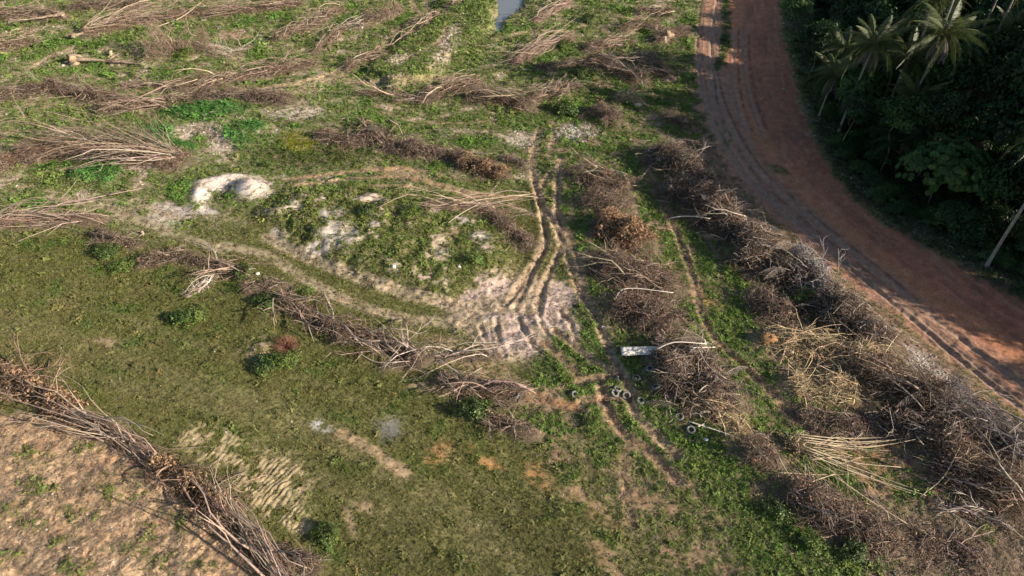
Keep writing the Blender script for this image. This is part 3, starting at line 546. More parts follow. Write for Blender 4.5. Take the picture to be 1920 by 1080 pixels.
def proto_twig(rng):
    k = 5; b = MB()
    for i in range(k):
        a = rng.uniform(0, 6.28); c0 = rng.normal(size=3) * (.25, .25, .03); d = np.array((math.cos(a), math.sin(a), rng.normal() * .12)) * rng.uniform(.3, .6)
        V, F, C = tubes([[c0 - d, c0 + rng.normal(size=3) * .06, c0 + d]], [[.03, .025, .012]], 3, [(1, 1, 1)]); b.add(V, F, C)
    return b
def scatter(name, protos, pos, scl, rgb, mat, seed, tilt=.25):
    rng = np.random.default_rng(seed); n = len(pos)
    me = bpy.data.meshes.new(name); me.vertices.add(n); me.vertices.foreach_set('co', np.asarray(pos, np.float32).ravel())
    rot = np.column_stack([rng.normal(size=(n, 2)) * tilt, rng.uniform(0, 6.28, n)]).astype(np.float32)
    a = me.attributes.new('rot', 'FLOAT_VECTOR', 'POINT'); a.data.foreach_set('vector', rot.ravel())
    a = me.attributes.new('scl', 'FLOAT_VECTOR', 'POINT'); a.data.foreach_set('vector', np.asarray(scl, np.float32).ravel())
    a = me.attributes.new('tcol', 'FLOAT_VECTOR', 'POINT'); a.data.foreach_set('vector', np.asarray(rgb, np.float32).ravel())
    a = me.attributes.new('pick', 'INT', 'POINT'); a.data.foreach_set('value', rng.integers(0, len(protos), n).astype(np.int32))
    o = link(name, me); ng = bpy.data.node_groups.new(name + '_scatter', 'GeometryNodeTree')
    ng.interface.new_socket('Geometry', in_out='INPUT', socket_type='NodeSocketGeometry'); ng.interface.new_socket('Geometry', in_out='OUTPUT', socket_type='NodeSocketGeometry')
    N = ng.nodes; L = ng.links; gi = N.new('NodeGroupInput'); go = N.new('NodeGroupOutput')
    ip = N.new('GeometryNodeInstanceOnPoints'); ip.inputs['Pick Instance'].default_value = True
    gti = N.new('GeometryNodeGeometryToInstance')
    for k, pr in enumerate(protos):
        po = bpy.data.objects.new(name + '_piece', pr.mesh(name + '_piece', mat, False)); oi = N.new('GeometryNodeObjectInfo'); oi.inputs[0].default_value = po
        L.new(oi.outputs['Geometry'], gti.inputs[0])
    def na(nm, t):
        x = N.new('GeometryNodeInputNamedAttribute'); x.data_type = t; x.inputs[0].default_value = nm; return [s for s in x.outputs if s.enabled and s.name == 'Attribute'][0]
    e2r = N.new('FunctionNodeEulerToRotation'); L.new(na('rot', 'FLOAT_VECTOR'), e2r.inputs[0])
    L.new(gi.outputs[0], ip.inputs['Points']); L.new(gti.outputs[0], ip.inputs['Instance']); L.new(e2r.outputs[0], ip.inputs['Rotation'])
    L.new(na('scl', 'FLOAT_VECTOR'), ip.inputs['Scale']); L.new(na('pick', 'INT'), ip.inputs['Instance Index']); L.new(ip.outputs[0], go.inputs[0])
    md = o.modifiers.new('scatter', 'NODES'); md.node_group = ng; me.materials.append(mat)
    return o
ii, jj = np.meshgrid(np.arange(NR - 1), np.arange(NC - 1), indexing='ij')
inview = (Yr[:-1][ii] > 8) & (Yr[:-1][ii] < 175) & (np.abs(sc[:-1][jj]) < 1.35)
cell_w = np.where(inview, 1.0, 0).ravel()
# wider cells outside the frame get proportionally more
cellA = (np.abs(GX[:-1, 1:] - GX[:-1, :-1]) * (GY[1:, :-1] - GY[:-1, :-1])).ravel()
core = (GX[:-1, :-1] ** 2 + GY[:-1, :-1] ** 2).ravel() + H * H
cell_w = cell_w * np.clip(cellA / (core * 3.0e-6), .3, 12)
def sample(n, weight, seed):
    rng = np.random.default_rng(seed); wv = weight.reshape(NR, NC)[:-1, :-1].ravel() * cell_w
    c = rng.choice(len(wv), n, p=wv / wv.sum()); i = c // (NC - 1); j = c % (NC - 1); a = rng.random(n); b_ = rng.random(n)
    def f(arr):
        A = arr.reshape(NR, NC, -1); a_ = a[:, None]; bb = b_[:, None]
        return (A[i, j] * (1 - bb) + A[i, j + 1] * bb) * (1 - a_) + (A[i + 1, j] * (1 - bb) + A[i + 1, j + 1] * bb) * a_
    return f, rng
pxm = np.sqrt(X ** 2 + Y ** 2 + H * H) / 683.0                        # metres per rendered pixel at each ground point
wet = 1 - pud
f, rng = sample(190000, VEG ** 2 * (1 - LUSH * .75) * wet * (1 - forest * .9), 101)
p_ = np.column_stack([f(X), f(Y), f(ZH)]); s_ = np.clip(f(pxm)[:, 0] * 1.9, .11, .4) * rng.uniform(.6, 1.35, len(p_)); g_ = f(GC) * rng.uniform(.8, 1.22, (len(p_), 1)) * rng.normal(1, .05, (len(p_), 3)).clip(.8, 1.2)
tag(scatter('grass', [proto_grass(np.random.default_rng(k)) for k in range(4)], p_, np.column_stack([s_ * 1.4, s_ * 1.4, s_ * rng.uniform(.3, .7, len(s_))]), g_, M['tuft'], 1), 'low olive grass covering the cleared land', 'grass', kind='stuff')
f, rng = sample(95000, (VEG ** 2 * LUSH + .03 * VEG) * wet * (1 - forest * .3), 102)
p_ = np.column_stack([f(X), f(Y), f(ZH)]); s_ = np.clip(f(pxm)[:, 0] * 2.7, .16, .6) * rng.uniform(.55, 1.25, len(p_)) * np.where(rng.random(len(p_)) < .10, 1.9, 1.0); g_ = f(GC) * rng.uniform(.8, 1.3, (len(p_), 1)) * rng.normal(1, .06, (len(p_), 3)).clip(.75, 1.25)
tag(scatter('leafy_weeds', [proto_weed(np.random.default_rng(20 + k)) for k in range(4)], p_, np.column_stack([s_, s_, s_ * rng.uniform(.3, .7, len(s_))]), g_, M['tuft'], 2, .45), 'bright green leafy weeds between the brush heaps and tracks', 'weeds', kind='stuff')
f, rng = sample(7000, (STONE ** 1.5 + .006) * (1 - VEG * .6) * wet * (1 - forest) * (1 - road * .9), 103)
p_ = np.column_stack([f(X), f(Y), f(ZH)]); s_ = np.clip(f(pxm)[:, 0] * .6, .04, .15) * rng.gamma(2.0, .5, len(p_)).clip(.35, 2.6)
tag(scatter('scattered_stones', [proto_stone(np.random.default_rng(40 + k)) for k in range(3)], p_, np.column_stack([s_, s_, s_ * .8]), np.array((.42, .36, .29)) * rng.uniform(.6, 1.35, (len(p_), 1)), M['stone'], 3, .5), 'pale stones and bark chips strewn over the bare soil', 'stones', kind='stuff')
f, rng = sample(46000, (ROUGH * .5 + far * .35 + .05 + mid * .3 + brown_low + earth * .35) * (1 - road) * wet * (1 - forest) * (1 - mead * .9), 104)
p_ = np.column_stack([f(X), f(Y), f(ZH) + .03]); s_ = np.clip(f(pxm)[:, 0] * 5, .35, 1.2) * rng.uniform(.5, 1.3, len(p_))
tag(scatter('twig_litter', [proto_twig(np.random.default_rng(50 + k)) for k in range(4)], p_, np.column_stack([s_, s_, s_]), np.array((.30, .235, .165)) * rng.uniform(.5, 1.4, (len(p_), 1)), M['stone'], 4, .12), 'loose dead twigs littered over the cleared ground', 'twigs', kind='stuff')

# ------------------------------------------------------------------ brush heaps
STY = dict(wood=((.35, .268, .20), (.18, .122, .086)), brown=((.30, .225, .175), (.155, .112, .084)), pale=((.52, .44, .36), (.40, .32, .25)), poles=((.36, .275, .21), (.27, .18, .135)),
           leafy=((.27, .19, .13), (.18, .115, .075)), straw=((.56, .43, .25), (.42, .32, .19)), vine=((.37, .31, .25), (.14, .10, .074)), silver=((.44, .39, .35), (.33, .28, .25)), frond=((.26, .22, .20), (.17, .14, .125)), broom=((.32, .24, .18), (.27, .19, .14)))
def unit(v): return v / (np.linalg.norm(v, axis=-1, keepdims=True) + 1e-9)
def along(P, u):
    seg = np.r_[0, np.cumsum(np.hypot(*np.diff(P, axis=0).T))]; d = np.asarray(u) * seg[-1]
    x = np.interp(d, seg, P[:, 0]); y = np.interp(d, seg, P[:, 1]); e = np.maximum(seg[-1] * .05, .2)
    tx = np.interp(d + e, seg, P[:, 0]) - np.interp(d - e, seg, P[:, 0]); ty = np.interp(d + e, seg, P[:, 1]) - np.interp(d - e, seg, P[:, 1])
    return np.column_stack([x, y]), unit(np.column_stack([tx, ty])), seg[-1]
def curve(p0, d, ln, k, rng, wob, sag):
    """n curved strands from p0 along unit d"""
    n = len(p0); t = np.linspace(0, 1, k)[None, :, None]; side = unit(rng.normal(size=(n, 3)) * (1, 1, .45))
    P = p0[:, None, :] + d[:, None, :] * ln[:, None, None] * t + side[:, None, :] * (np.sin(t * math.pi * rng.uniform(.6, 1.4, (n, 1, 1))) * ln[:, None, None] * wob * rng.normal(size=(n, 1, 1)))
    kk = rng.normal(size=(n, k, 3)) * (1, 1, .6); kk[:, 0] = 0; P += np.cumsum(kk, axis=1) * (ln * .022)[:, None, None]
    P[:, :, 2] += (sag * ln)[:, None] * (t[..., 0] * (1 - t[..., 0])) * 4 if np.ndim(sag) else sag * ln[:, None] * (t[..., 0] * (1 - t[..., 0])) * 4
    return P
def lift(P, pad=.03):
    P[..., 2] = np.maximum(P[..., 2], gz(P[..., 0], P[..., 1]) + pad); return P
def vcol(rng, c, n, v=.28): return np.array(c) * rng.uniform(1 - v, 1 + v, (n, 1)) * rng.normal(1, .05, (n, 3))
def frond_mesh_data(rng, L=4.2, droop=.55, nl=24, lw=.11, ll=.85, col=(.05, .11, .03), rcol=(.16, .17, .06), dead=False):
    """one feather leaf along +X, arching up then down"""
    b = MB(); k = 9; t = np.linspace(0, 1, k); x = L * (t - .12 * droop * t ** 3); z = L * (.28 * t - droop * .85 * t ** 2.2)
    R = np.column_stack([x, np.zeros(k), z]); V, F, C = tubes([R], [np.linspace(.05, .012, k)], 4, [rcol]); b.add(V, F, C)
    for s in (-1, 1):
        u = np.linspace(.14, .99, nl); c = np.column_stack([np.interp(u, t, R[:, 0]), np.zeros(nl), np.interp(u, t, R[:, 2])])
        ln = ll * np.sin(u * 2.7 + .25).clip(.25, 1) * rng.uniform(.85, 1.1, nl)
        d = np.column_stack([.55 + .5 * u, s * np.ones(nl), -.55 - .5 * rng.random(nl) - (.8 if dead else 0)]); d = unit(d)
        wv = np.array((lw, 0, 0)) * np.ones((nl, 3)); p1 = c + d * ln[:, None] * .5; p2 = c + d * ln[:, None] + np.array((0, 0, -1)) * ln[:, None] * .22
        Vv = np.stack([c - wv * .4, c + wv * .4, p1 + wv * .5, p1 - wv * .5, p2], 1).reshape(-1, 3); i = np.arange(nl)[:, None] * 5
        b.add(Vv, [i + np.array([[0, 1, 2, 3]]), i + np.array([[3, 2, 4]])], np.repeat(vcol(rng, col, nl, .3), 5, 0))
    return b
dead_fronds = [frond_mesh_data(np.random.default_rng(70 + k), 3.0, .5, 16, .06, .7, (.16, .135, .115), (.26, .21, .17), True).mesh('dead_frond', M['deadleaf'], False) for k in range(2)]
NAMES = dict(wood='brush_pile', brown='brush_pile', pale='branch_heap', poles='pole_bundle', leafy='leafy_brush_pile', straw='stalk_heap', vine='vine_tangle', silver='vine_tangle', frond='palm_frond_heap', broom='dry_bush')
CATS = dict(wood='brush pile', brown='brush pile', pale='branches', poles='pole bundle', leafy='brush pile', straw='stalk heap', vine='vine tangle', silver='vine tangle', frond='frond heap', broom='dry bush')
for pi, p in enumerate(PILES):
    rng = np.random.default_rng(500 + pi); P = p['P']; st = p['style']; hw, h, amt = p['hw'], p['h'], p['amt']; big, small = STY[st]
    _, _, L = along(P, [0.5]); c2, tg0, _ = along(P, [.5]); c2 = c2[0]
    base = np.array((c2[0], c2[1], float(gz(c2[0], c2[1])) - .05))
    root = tag(empty(NAMES[st], base), p['label'], CATS[st], 'heaps of felled brush on the cleared land')
    fan = p.get('fan', 0); nl = int(max(8, amt * L * (2.6 if st in ('wood', 'poles', 'pale') else 1.6))); lm = dict(poles=1.5, pale=1.1, straw=.9, vine=.8, silver=.9, brown=.75, leafy=.8, broom=.75).get(st, 1.0)
    # long limbs -----------------------------------------------------------
    u = rng.uniform(0, .75, nl) ** (1.0 if not fan else 2.2); c, t, _ = along(P, u); nrm = np.column_stack([-t[:, 1], t[:, 0]])
    lat = rng.normal(0, .42, nl) * hw * (1 if not fan else .35)
    sg = np.where(rng.random(nl) < .5, 1, -1) if not fan else np.ones(nl)
    a = rng.normal(0, dict(poles=.16, vine=.9, straw=.7, brown=.6, leafy=.5, silver=.4).get(st, .36), nl) * (1 if not fan else .8)
    dx = t * (np.cos(a) * sg)[:, None] + nrm * np.sin(a)[:, None]
    ln = rng.uniform(.5, 1.15, nl) * np.clip(L * (.62 if not fan else .95), 1.8, 6.5 if not fan else 12) * lm
    c = np.where((sg < 0)[:, None], along(P, 1 - u)[0], c)
    p0 = np.column_stack([c + nrm * lat[:, None], gz(c[:, 0], c[:, 1]) + rng.uniform(.05, .75, nl) * h * np.exp(-(lat / hw) ** 2)])
    el = rng.normal(.04, .14, nl) + (.9 if st == 'broom' else 0)
    d = unit(np.column_stack([dx, np.tan(el.clip(-.2, 1.2))]))
    LP = lift(curve(p0, d, ln, 7, rng, .07 if st in ('poles', 'wood', 'straw') else .16, rng.normal(.05, .05, nl)))
    r0 = rng.uniform(.030, .062, nl) * (.6 if st in ('straw', 'vine', 'silver', 'brown', 'pale') else 1); LR = r0[:, None] * np.linspace(1, .35, 7)[None]
    lc = vcol(rng, big, nl)
    nsep = min(nl, 9 if L > 4 else 6); order = np.argsort(-r0 * ln)
    for q in order[:nsep]:
        thick = rng.choice((.8, 1.1, 1.7)); V, F, C = tubes(LP[q:q + 1], LR[q:q + 1] * thick, 5, lc[q:q + 1] * 1.12, True); b = MB(); b.add(V - base, F, C)
        nf_ = 2 if st != 'poles' else 1; fs = LP[q, rng.integers(2, 5, nf_)]; fd = unit(np.tile(unit(LP[q, 5] - LP[q, 2]), (nf_, 1)) + rng.normal(size=(nf_, 3)) * .55); V, F, C = tubes(lift(curve(fs, fd, ln[q] * rng.uniform(.2, .45, nf_), 4, rng, .08, 0)), np.tile(r0[q] * thick * np.array((.6, .5, .4, .25)), (nf_, 1)), 4, np.tile(lc[q] * 1.1, (nf_, 1)), True); b.add(V - base, F, C)
        link('branch', b.mesh('branch', M['wood']), root)
    b = MB(); q = order[nsep:]
    if len(q): V, F, C = tubes(LP[q], LR[q], 4, lc[q]); b.add(V - base, F, C)
    # twigs from the limbs
    if st not in ('poles', 'straw'):
        kt = dict(pale=5, vine=5, silver=5, frond=4).get(st, 11); li = np.repeat(np.arange(nl), kt); tt = rng.uniform(.35, 1, len(li)); fi = tt * 6; i0 = np.minimum(fi.astype(int), 5)
        tp = LP[li, i0] + (LP[li, i0 + 1] - LP[li, i0]) * (fi - i0)[:, None]; td = unit(unit(LP[li, i0 + 1] - LP[li, i0]) + rng.normal(size=(len(li), 3)) * .55 + np.array((0, 0, .12)))
        tl = rng.uniform(.5, 1.3, len(li)) * (1.15 - .45 * tt) * (1.3 if L > 6 else 1)
        V, F, C = tubes(lift(curve(tp, td, tl, 4, rng, .12, 0.0)), np.tile([.024, .019, .014, .006], (len(li), 1)), 3, np.where((rng.random(len(li)) < .25)[:, None], vcol(rng, big, len(li), .35), vcol(rng, small, len(li), .45))); b.add(V - base, F, C)
    # tangle through the volume
    nt_ = int(amt * L * hw * dict(poles=24, pale=10, straw=46, vine=62, silver=58, broom=64, brown=62, frond=50).get(st, 50)); nt_ = max(nt_, 60)
    u = rng.uniform(-.02, 1.02, nt_).clip(0, 1); c, t, _ = along(P, u); nrm = np.column_stack([-t[:, 1], t[:, 0]]); lat = rng.normal(0, .5, nt_) * hw
    lump = .6 + .55 * np.sin(u * L * 1.3 + pi) * np.cos(u * L * .7 + pi * 2)
    zt = rng.random(nt_) ** .8 * h * np.exp(-(lat / hw / .9) ** 2) * lump
    xy = c + nrm * lat[:, None]; p0 = np.column_stack([xy, gz(xy[:, 0], xy[:, 1]) + zt])
    iso = dict(poles=.25, straw=1.0, vine=1.6, brown=1.4, leafy=1.1, broom=.7, silver=.5).get(st, .75)
    d = unit(np.column_stack([t * np.where(rng.random(nt_) < .5, 1, -1)[:, None], np.zeros(nt_)]) + rng.normal(size=(nt_, 3)) * iso * (1, 1, .5) + np.array((0, 0, 1.6 if st == 'broom' else .12)))
    tl = rng.uniform(.5, 1.5, nt_) * dict(poles=2.2, straw=1.3, vine=1.2, silver=1.2, broom=1.3, brown=.85).get(st, 1.05)
    k = 5 if st in ('vine', 'silver', 'straw') else 4; r = rng.uniform(.015, .030, nt_) * (.8 if st in ('poles', 'broom') else 1) * np.where(rng.random(nt_) < .12, 2.2, 1.0) * (1.25 if st in ('straw', 'silver', 'poles', 'vine') else 1)
    wob = dict(vine=.35, silver=.25, straw=.12).get(st, .14)
    V, F, C = tubes(lift(curve(p0 - d * tl[:, None] * .4, d, tl, k, rng, wob, rng.normal(.03, .08, nt_)), .01), r[:, None] * np.linspace(1, .3, k)[None], 3, np.where((rng.random(nt_) < .22)[:, None], vcol(rng, big, nt_, .35), vcol(rng, small, nt_, .5))); b.add(V - base, F, C)
    tag(link('twig_tangle', b.mesh('twig_tangle', M['wood']), root), kind='stuff')
    # dead leaves
    nd = int(amt * L * hw * dict(leafy=130, brown=26, wood=7, broom=10, vine=8).get(st, 0))
    if nd > 10:
        u = rng.random(nd); c, t, _ = along(P, u); nrm = np.column_stack([-t[:, 1], t[:, 0]]); lat = rng.normal(0, .45, nd) * hw; xy = c + nrm * lat[:, None] + rng.normal(size=(nd, 2)) * .15
        z = gz(xy[:, 0], xy[:, 1]) + rng.random(nd) ** .6 * h * np.exp(-(lat / hw / .9) ** 2) * (.85 + .25 * np.sin(u * L * 2.1))
        N = unit(rng.normal(size=(nd, 3)) + np.array((0, 0, .8))); lcx = (.34, .22, .125) if st == 'leafy' else (.25, .155, .10)
        V, F, C = leaves(np.column_stack([xy, z]) - base, N, rng.uniform(.14, .34, nd) * (1.0 if st == 'leafy' else .8), .55, rng, vcol(rng, lcx, nd, .45)); b = MB(); b.add(V, F, C)
        tag(link('dead_leaves', b.mesh('dead_leaves', M['deadleaf'], False), root), kind='stuff')
    if st in ('frond', 'vine') :
        for q in range(int(amt * (11 if st == 'frond' else 4))):
            u = rng.random(); c, t, _ = along(P, [u]); xy = c[0] + rng.normal(size=2) * hw * .5
            link('dead_frond', dead_fronds[q % 2], root, (xy[0] - base[0], xy[1] - base[1], float(gz(*xy)) - base[2] + h * rng.uniform(.15, .6)), (rng.normal() * .3, rng.normal(.05, .12), rng.uniform(0, 6.28)))

# ------------------------------------------------------------------ uprooted trunks and stumps
def root_plate(rng, r, parent, rz, loc):
    b = MB(); n1_, n2_ = 9, 18; V = []
    for i in range(n1_):
        for j in range(n2_):
            th = math.pi * i / (n1_ - 1); ph = 2 * math.pi * j / n2_
            q = 1 + .30 * math.sin(3 * ph + r * 9) * math.sin(th) + .15 * math.sin(7 * ph) + rng.normal() * .12
            V.append((math.cos(th) * .55 * r * q, math.sin(th) * math.cos(ph) * r * q, math.sin(th) * math.sin(ph) * r * q))
    idx_ = np.arange(n1_ * n2_).reshape(n1_, n2_); Qd = np.stack([idx_[:-1], np.roll(idx_, -1, 1)[:-1], np.roll(idx_, -1, 1)[1:], idx_[1:]], -1).reshape(-1, 4)
    b.add(np.array(V), Qd, vcol(rng, (.33, .245, .165), len(V), .35)); o = link('root_plate', b.mesh('root_plate', M['earth']), parent, loc, (0, 0, rz))
    n = 46; a = rng.uniform(0, 6.28, n); d = unit(np.column_stack([rng.normal(-.1, .6, n), np.cos(a), np.sin(a)]))
    Vt, Ft, Ct = tubes(curve(d * r * .55, d, rng.uniform(.5, 1.1, n) * r, 5, rng, .18, 0), rng.uniform(.025, .06, n)[:, None] * np.linspace(1, .25, 5)[None], 4, vcol(rng, (.36, .28, .2), n, .3))
    b = MB(); b.add(Vt, Ft, Ct); tag(link('roots', b.mesh('roots', M['wood']), o), kind='stuff')
def fallen(label, a_px, b_px, r, plate, seed, bushy=1.0):
    rng = np.random.default_rng(seed); a = gp(*a_px, .5); b_ = gp(*b_px, .4); L = float(np.hypot(*(b_ - a))); rz = math.atan2(b_[1] - a[1], b_[0] - a[0])
    base = np.array((a[0], a[1], float(gz(*a)))); root = tag(empty('fallen_tree', base, rz), label, 'fallen tree', 'uprooted trees lying with their root plates')
    k = 9; t = np.linspace(0, 1, k); zb = [float(gz(*(a + (b_ - a) * q))) - base[2] for q in t]
    Pt = np.column_stack([t * L, np.sin(t * 3.1) * L * .03, np.maximum(zb, plate * .55 * (1 - t)) + r * .9]); Pt[1:-1, 1] += rng.normal(size=k - 2) * .12; V, F, C = tubes([Pt], [np.interp(t, [0, .12, .4, 1], [r * 2.6, r * 1.35, r, r * .4])], 9, [(.30, .225, .165)], True); m_ = MB(); m_.add(V, F, C); link('trunk', m_.mesh('trunk', M['bark']), root)
    root_plate(rng, plate, root, math.pi, (-.1, 0, plate * .5))
    n = int(15 * bushy); u = rng.uniform(.35, .98, n); s = np.column_stack([np.interp(u, t, Pt[:, i]) for i in range(3)]); an = rng.normal(0, .45, n)
    d = unit(np.column_stack([np.cos(an), np.sin(an), rng.uniform(.02, .3, n)])); ln = rng.uniform(1.0, 2.6, n); B = curve(s, d, ln, 6, rng, .1, .02)
    for q in range(n):
        V, F, C = tubes(B[q:q + 1], [np.linspace(r * .4, r * .12, 6)], 5, vcol(rng, (.38, .30, .23), 1)); m_ = MB(); m_.add(V, F, C); link('branch', m_.mesh('branch', M['wood']), root)
    li = np.repeat(np.arange(n), 12); i0 = rng.integers(1, 5, len(li)); td = unit(d[li] + rng.normal(size=(len(li), 3)) * .5)
    V, F, C = tubes(curve(B[li, i0], td, rng.uniform(.4, 1.1, len(li)), 4, rng, .12, 0), np.tile([.018, .014, .01, .004], (len(li), 1)), 3, vcol(rng, (.26, .19, .14), len(li), .4)); m_ = MB(); m_.add(V, F, C); tag(link('twigs', m_.mesh('twigs', M['wood']), root), kind='stuff')
fallen('fallen trunk with a tall pale root plate facing left, left field', (142, 116), (272, 120), .22, 1.25, 1)
fallen('fallen tree with a small root plate below the top left rows', (138, 70), (215, 52), .18, .75, 2)
fallen('bleached trunk with root plate tilted up near the top left corner', (118, 32), (20, 44), .18, .65, 3, 1.0)
fallen('short trunk with root plate beside the top of the road', (1252, 74), (1212, 52), .17, .9, 4, .7)
def stump(label, px, r, seed, col=(.42, .33, .24)):
    rng = np.random.default_rng(seed); g = g3(*px); root = tag(empty('tree_stump', g), label, 'stump', 'uprooted stumps')
    r *= .8
    k = 6; V, F, C = tubes([np.column_stack([rng.normal(size=k) * .03, rng.normal(size=k) * .03, np.linspace(-.1, r * 1.6, k)])], [np.array([1.25, 1.0, .85, .8, .78, .74]) * r * .6], 10, [col], True); b = MB(); b.add(V, F, C); link('bole', b.mesh('bole', M['bark']), root)
    n = 14; a = rng.uniform(0, 6.28, n); d = unit(np.column_stack([np.cos(a), np.sin(a), rng.normal(-.05, .35, n)])); P_ = curve(np.tile([0, 0, r * .35], (n, 1)), d, rng.uniform(1.0, 2.0, n) * r, 6, rng, .14, .05)
    V, F, C = tubes(P_, rng.uniform(.10, .18, n)[:, None] * r * np.linspace(1, .25, 6)[None], 5, vcol(rng, col, n, .25)); b = MB(); b.add(V, F, C); tag(link('roots', b.mesh('roots', M['wood']), root), kind='stuff')
stump('splayed stump between the two stem bundles, bottom left', (294, 866), .45, 1, (.36, .28, .19)); stump('pale stump lump above the fallen trunk', (210, 106), .75, 2, (.40, .31, .22))
stump('grey stump inside the brush beside the top road', (1245, 84), .7, 3); stump('cut stump standing at the white board heap', (1318, 650), .4, 4, (.45, .37, .29)); stump('small pale stump on the meadow edge by two white stones', (268, 440), .4, 5, (.40, .32, .24))

# ------------------------------------------------------------------ cut bamboo with long bent poles
rng = np.random.default_rng(77); g = g3(1484, 838); root = tag(empty('cut_bamboo_clump', g), 'cut bamboo clump with long straw coloured poles bent to the right', 'bamboo')
n = 90; a = rng.uniform(0, 6.28, n); p0 = np.column_stack([np.cos(a), np.sin(a), np.zeros(n)]) * rng.uniform(0, .8, (n, 1)); d = unit(np.column_stack([rng.normal(.25, .5, n), rng.normal(-.35, .5, n), rng.uniform(.5, 1.4, n)]))
V, F, C = tubes(curve(p0, d, rng.uniform(.7, 1.9, n), 5, rng, .2, .1), np.tile(np.linspace(.035, .012, 5), (n, 1)), 4, vcol(rng, (.40, .31, .20), n, .4)); b = MB(); b.add(V, F, C); tag(link('cut_stems', b.mesh('cut_stems', M['wood']), root), kind='stuff')
def pole(parent, base, pts, r=.04, col=(.62, .50, .32), name='pole', zh=None):
    P_ = []
    for i, q in enumerate(pts):
        z = q[2] if len(q) > 2 else .25; xy = gp(q[0], q[1], z); P_.append((xy[0], xy[1], float(gz(*xy)) + z))
    P_ = spline(np.array(P_), 4); V, F, C = tubes([P_], [np.linspace(r, r * .55, len(P_))], 6, [col], True); b = MB(); b.add(V - base, F, C); link(name, b.mesh(name, M['wood']), parent)
for pts in ([(1490, 820, .9), (1590, 832, .4), (1690, 832, .2)], [(1495, 826, .9), (1600, 836, .3), (1725, 832, .3)], [(1495, 830, 1.0), (1620, 840, .3), (1725, 834, .4), (1820, 800, .8)], [(1500, 836, .9), (1590, 866, .3), (1690, 880, .2)], [(1500, 842, .8), (1610, 880, .3), (1722, 922, .2)],
            [(1505, 850, .7), (1620, 892, .3), (1735, 931, .2)], [(1545, 858, .4), (1640, 900, .25), (1715, 928, .2)], [(1725, 932, .2), (1765, 900, .6), (1790, 852, 1.2)], [(1453, 893, .2), (1510, 893, .2), (1560, 893, .3)], [(1500, 920, .2), (1530, 903, .3), (1565, 891, .4)], [(1560, 892, .3), (1630, 940, .2), (1700, 984, .1)],
            [(1455, 866, .3), (1475, 895, .3), (1500, 918, .2)], [(1484, 860, .4), (1512, 884, .3), (1530, 912, .2)], [(1490, 816, 1.0), (1570, 826, .5), (1660, 826, .2)]):
    pole(root, g, pts, .042 * rng.uniform(.8, 1.15), tuple(np.array((.62, .50, .33)) * rng.uniform(.75, 1.1)))
for q in range(34):
    an = rng.uniform(-.15, 1.25); L0 = rng.uniform(20, 60); L1 = L0 + rng.uniform(50, 150); c0, s0 = math.cos(an), math.sin(an); bend = rng.normal() * 14
    pole(root, g, [(1490 + c0 * L0, 834 + s0 * L0, .6), (1490 + c0 * (L0 + L1) / 2 - s0 * bend, 834 + s0 * (L0 + L1) / 2 + c0 * bend, .35), (1490 + c0 * L1, 834 + s0 * L1, .12)], rng.uniform(.018, .032), tuple(np.array((.52, .41, .27)) * rng.uniform(.6, 1.15)))
# single long poles lying about
def lone(label, pts, r, col, name='loose_pole', cat='pole'):
    g = g3(*pts[0][:2]); e = tag(empty(name, g), label, cat); pole(e, g, pts, r, col, 'stem')
lone('long white pole lying over the end of the board', [(1226, 668, .9), (1262, 656, 1.5), (1322, 658, 1.5)], .06, (.70, .62, .52)); lone('short white pole under the long one by the board', [(1290, 667, 1.4), (1338, 662, 1.2)], .05, (.68, .6, .5))
lone('dark stick propped on the vine heap pointing at the tyres', [(1225, 746, .1), (1262, 722, .5), (1290, 690, 1.1)], .045, (.32, .27, .22)); lone('curved grey limb sagging over the vine heap', [(1300, 660, 1.6), (1325, 702, 1.5), (1358, 724, 1.0)], .07, (.30, .25, .21))
lone('bleached log lying left of the roadside tangle', [(1258, 408, .5), (1290, 408, .9), (1330, 416, 1.2)], .08, (.60, .52, .44)); lone('crooked white branch on the reddish twig heap', [(1150, 572, .6), (1175, 550, 1.4), (1262, 552, 1.4)], .05, (.62, .55, .48)); lone('long pale trunk leaning up out of the top left brush', [(295, 52, .2), (340, 35, .8), (382, 2, 1.6)], .10, (.48, .37, .28))
lone('thin pole slanting across the stem bundle on the mound', [(842, 435, .2), (868, 415, .5), (902, 388, 1.0)], .04, (.55, .45, .34)); lone('white pole leaning on the reddish pole stack', [(45, 394, .8), (70, 403, .7), (105, 410, .6)], .05, (.6, .52, .44)); lone('long straw stalk crossing the stalk heap', [(1630, 720, .3), (1655, 672, .8), (1690, 620, 1.0)], .035, (.6, .48, .3))
lone('pale split log lying below the straw fan', [(1290, 793, .3), (1330, 806, .3), (1375, 822, .2)], .06, (.62, .55, .46)); lone('bare bent branch on the sand left of the meadow corner', [(672, 662, .1), (710, 680, .2), (770, 682, .2)], .045, (.5, .42, .34))

# ------------------------------------------------------------------ board and tyres
g = g3(1200, 670); root = tag(empty('white_board', g, math.radians(3)), 'weathered white board lying beside the tyres, one end under brush', 'board')
V = []; nx, ny = 14, 5
for i in range(nx):
    for j in range(ny):
        x = (i / (nx - 1) - .5) * 4.4 + .4; y = (j / (ny - 1) - .5) * (.86 - .12 * i / nx); V.append((x + rng.normal() * .012, y + rng.normal() * .012, .30 + .03 * math.sin(x * 1.5) + .22 * (j / (ny - 1)) - .04 * x))
V = np.array(V); top = V.copy(); bot = V.copy(); bot[:, 2] -= .03; ix = np.arange(nx * ny).reshape(nx, ny); Qd = np.stack([ix[:-1, :-1], ix[1:, :-1], ix[1:, 1:], ix[:-1, 1:]], -1).reshape(-1, 4)
per = np.concatenate([ix[0, :-1], ix[:-1, -1], ix[-1, :0:-1], ix[:0:-1, 0]]); pn = np.roll(per, -1); N_ = nx * ny
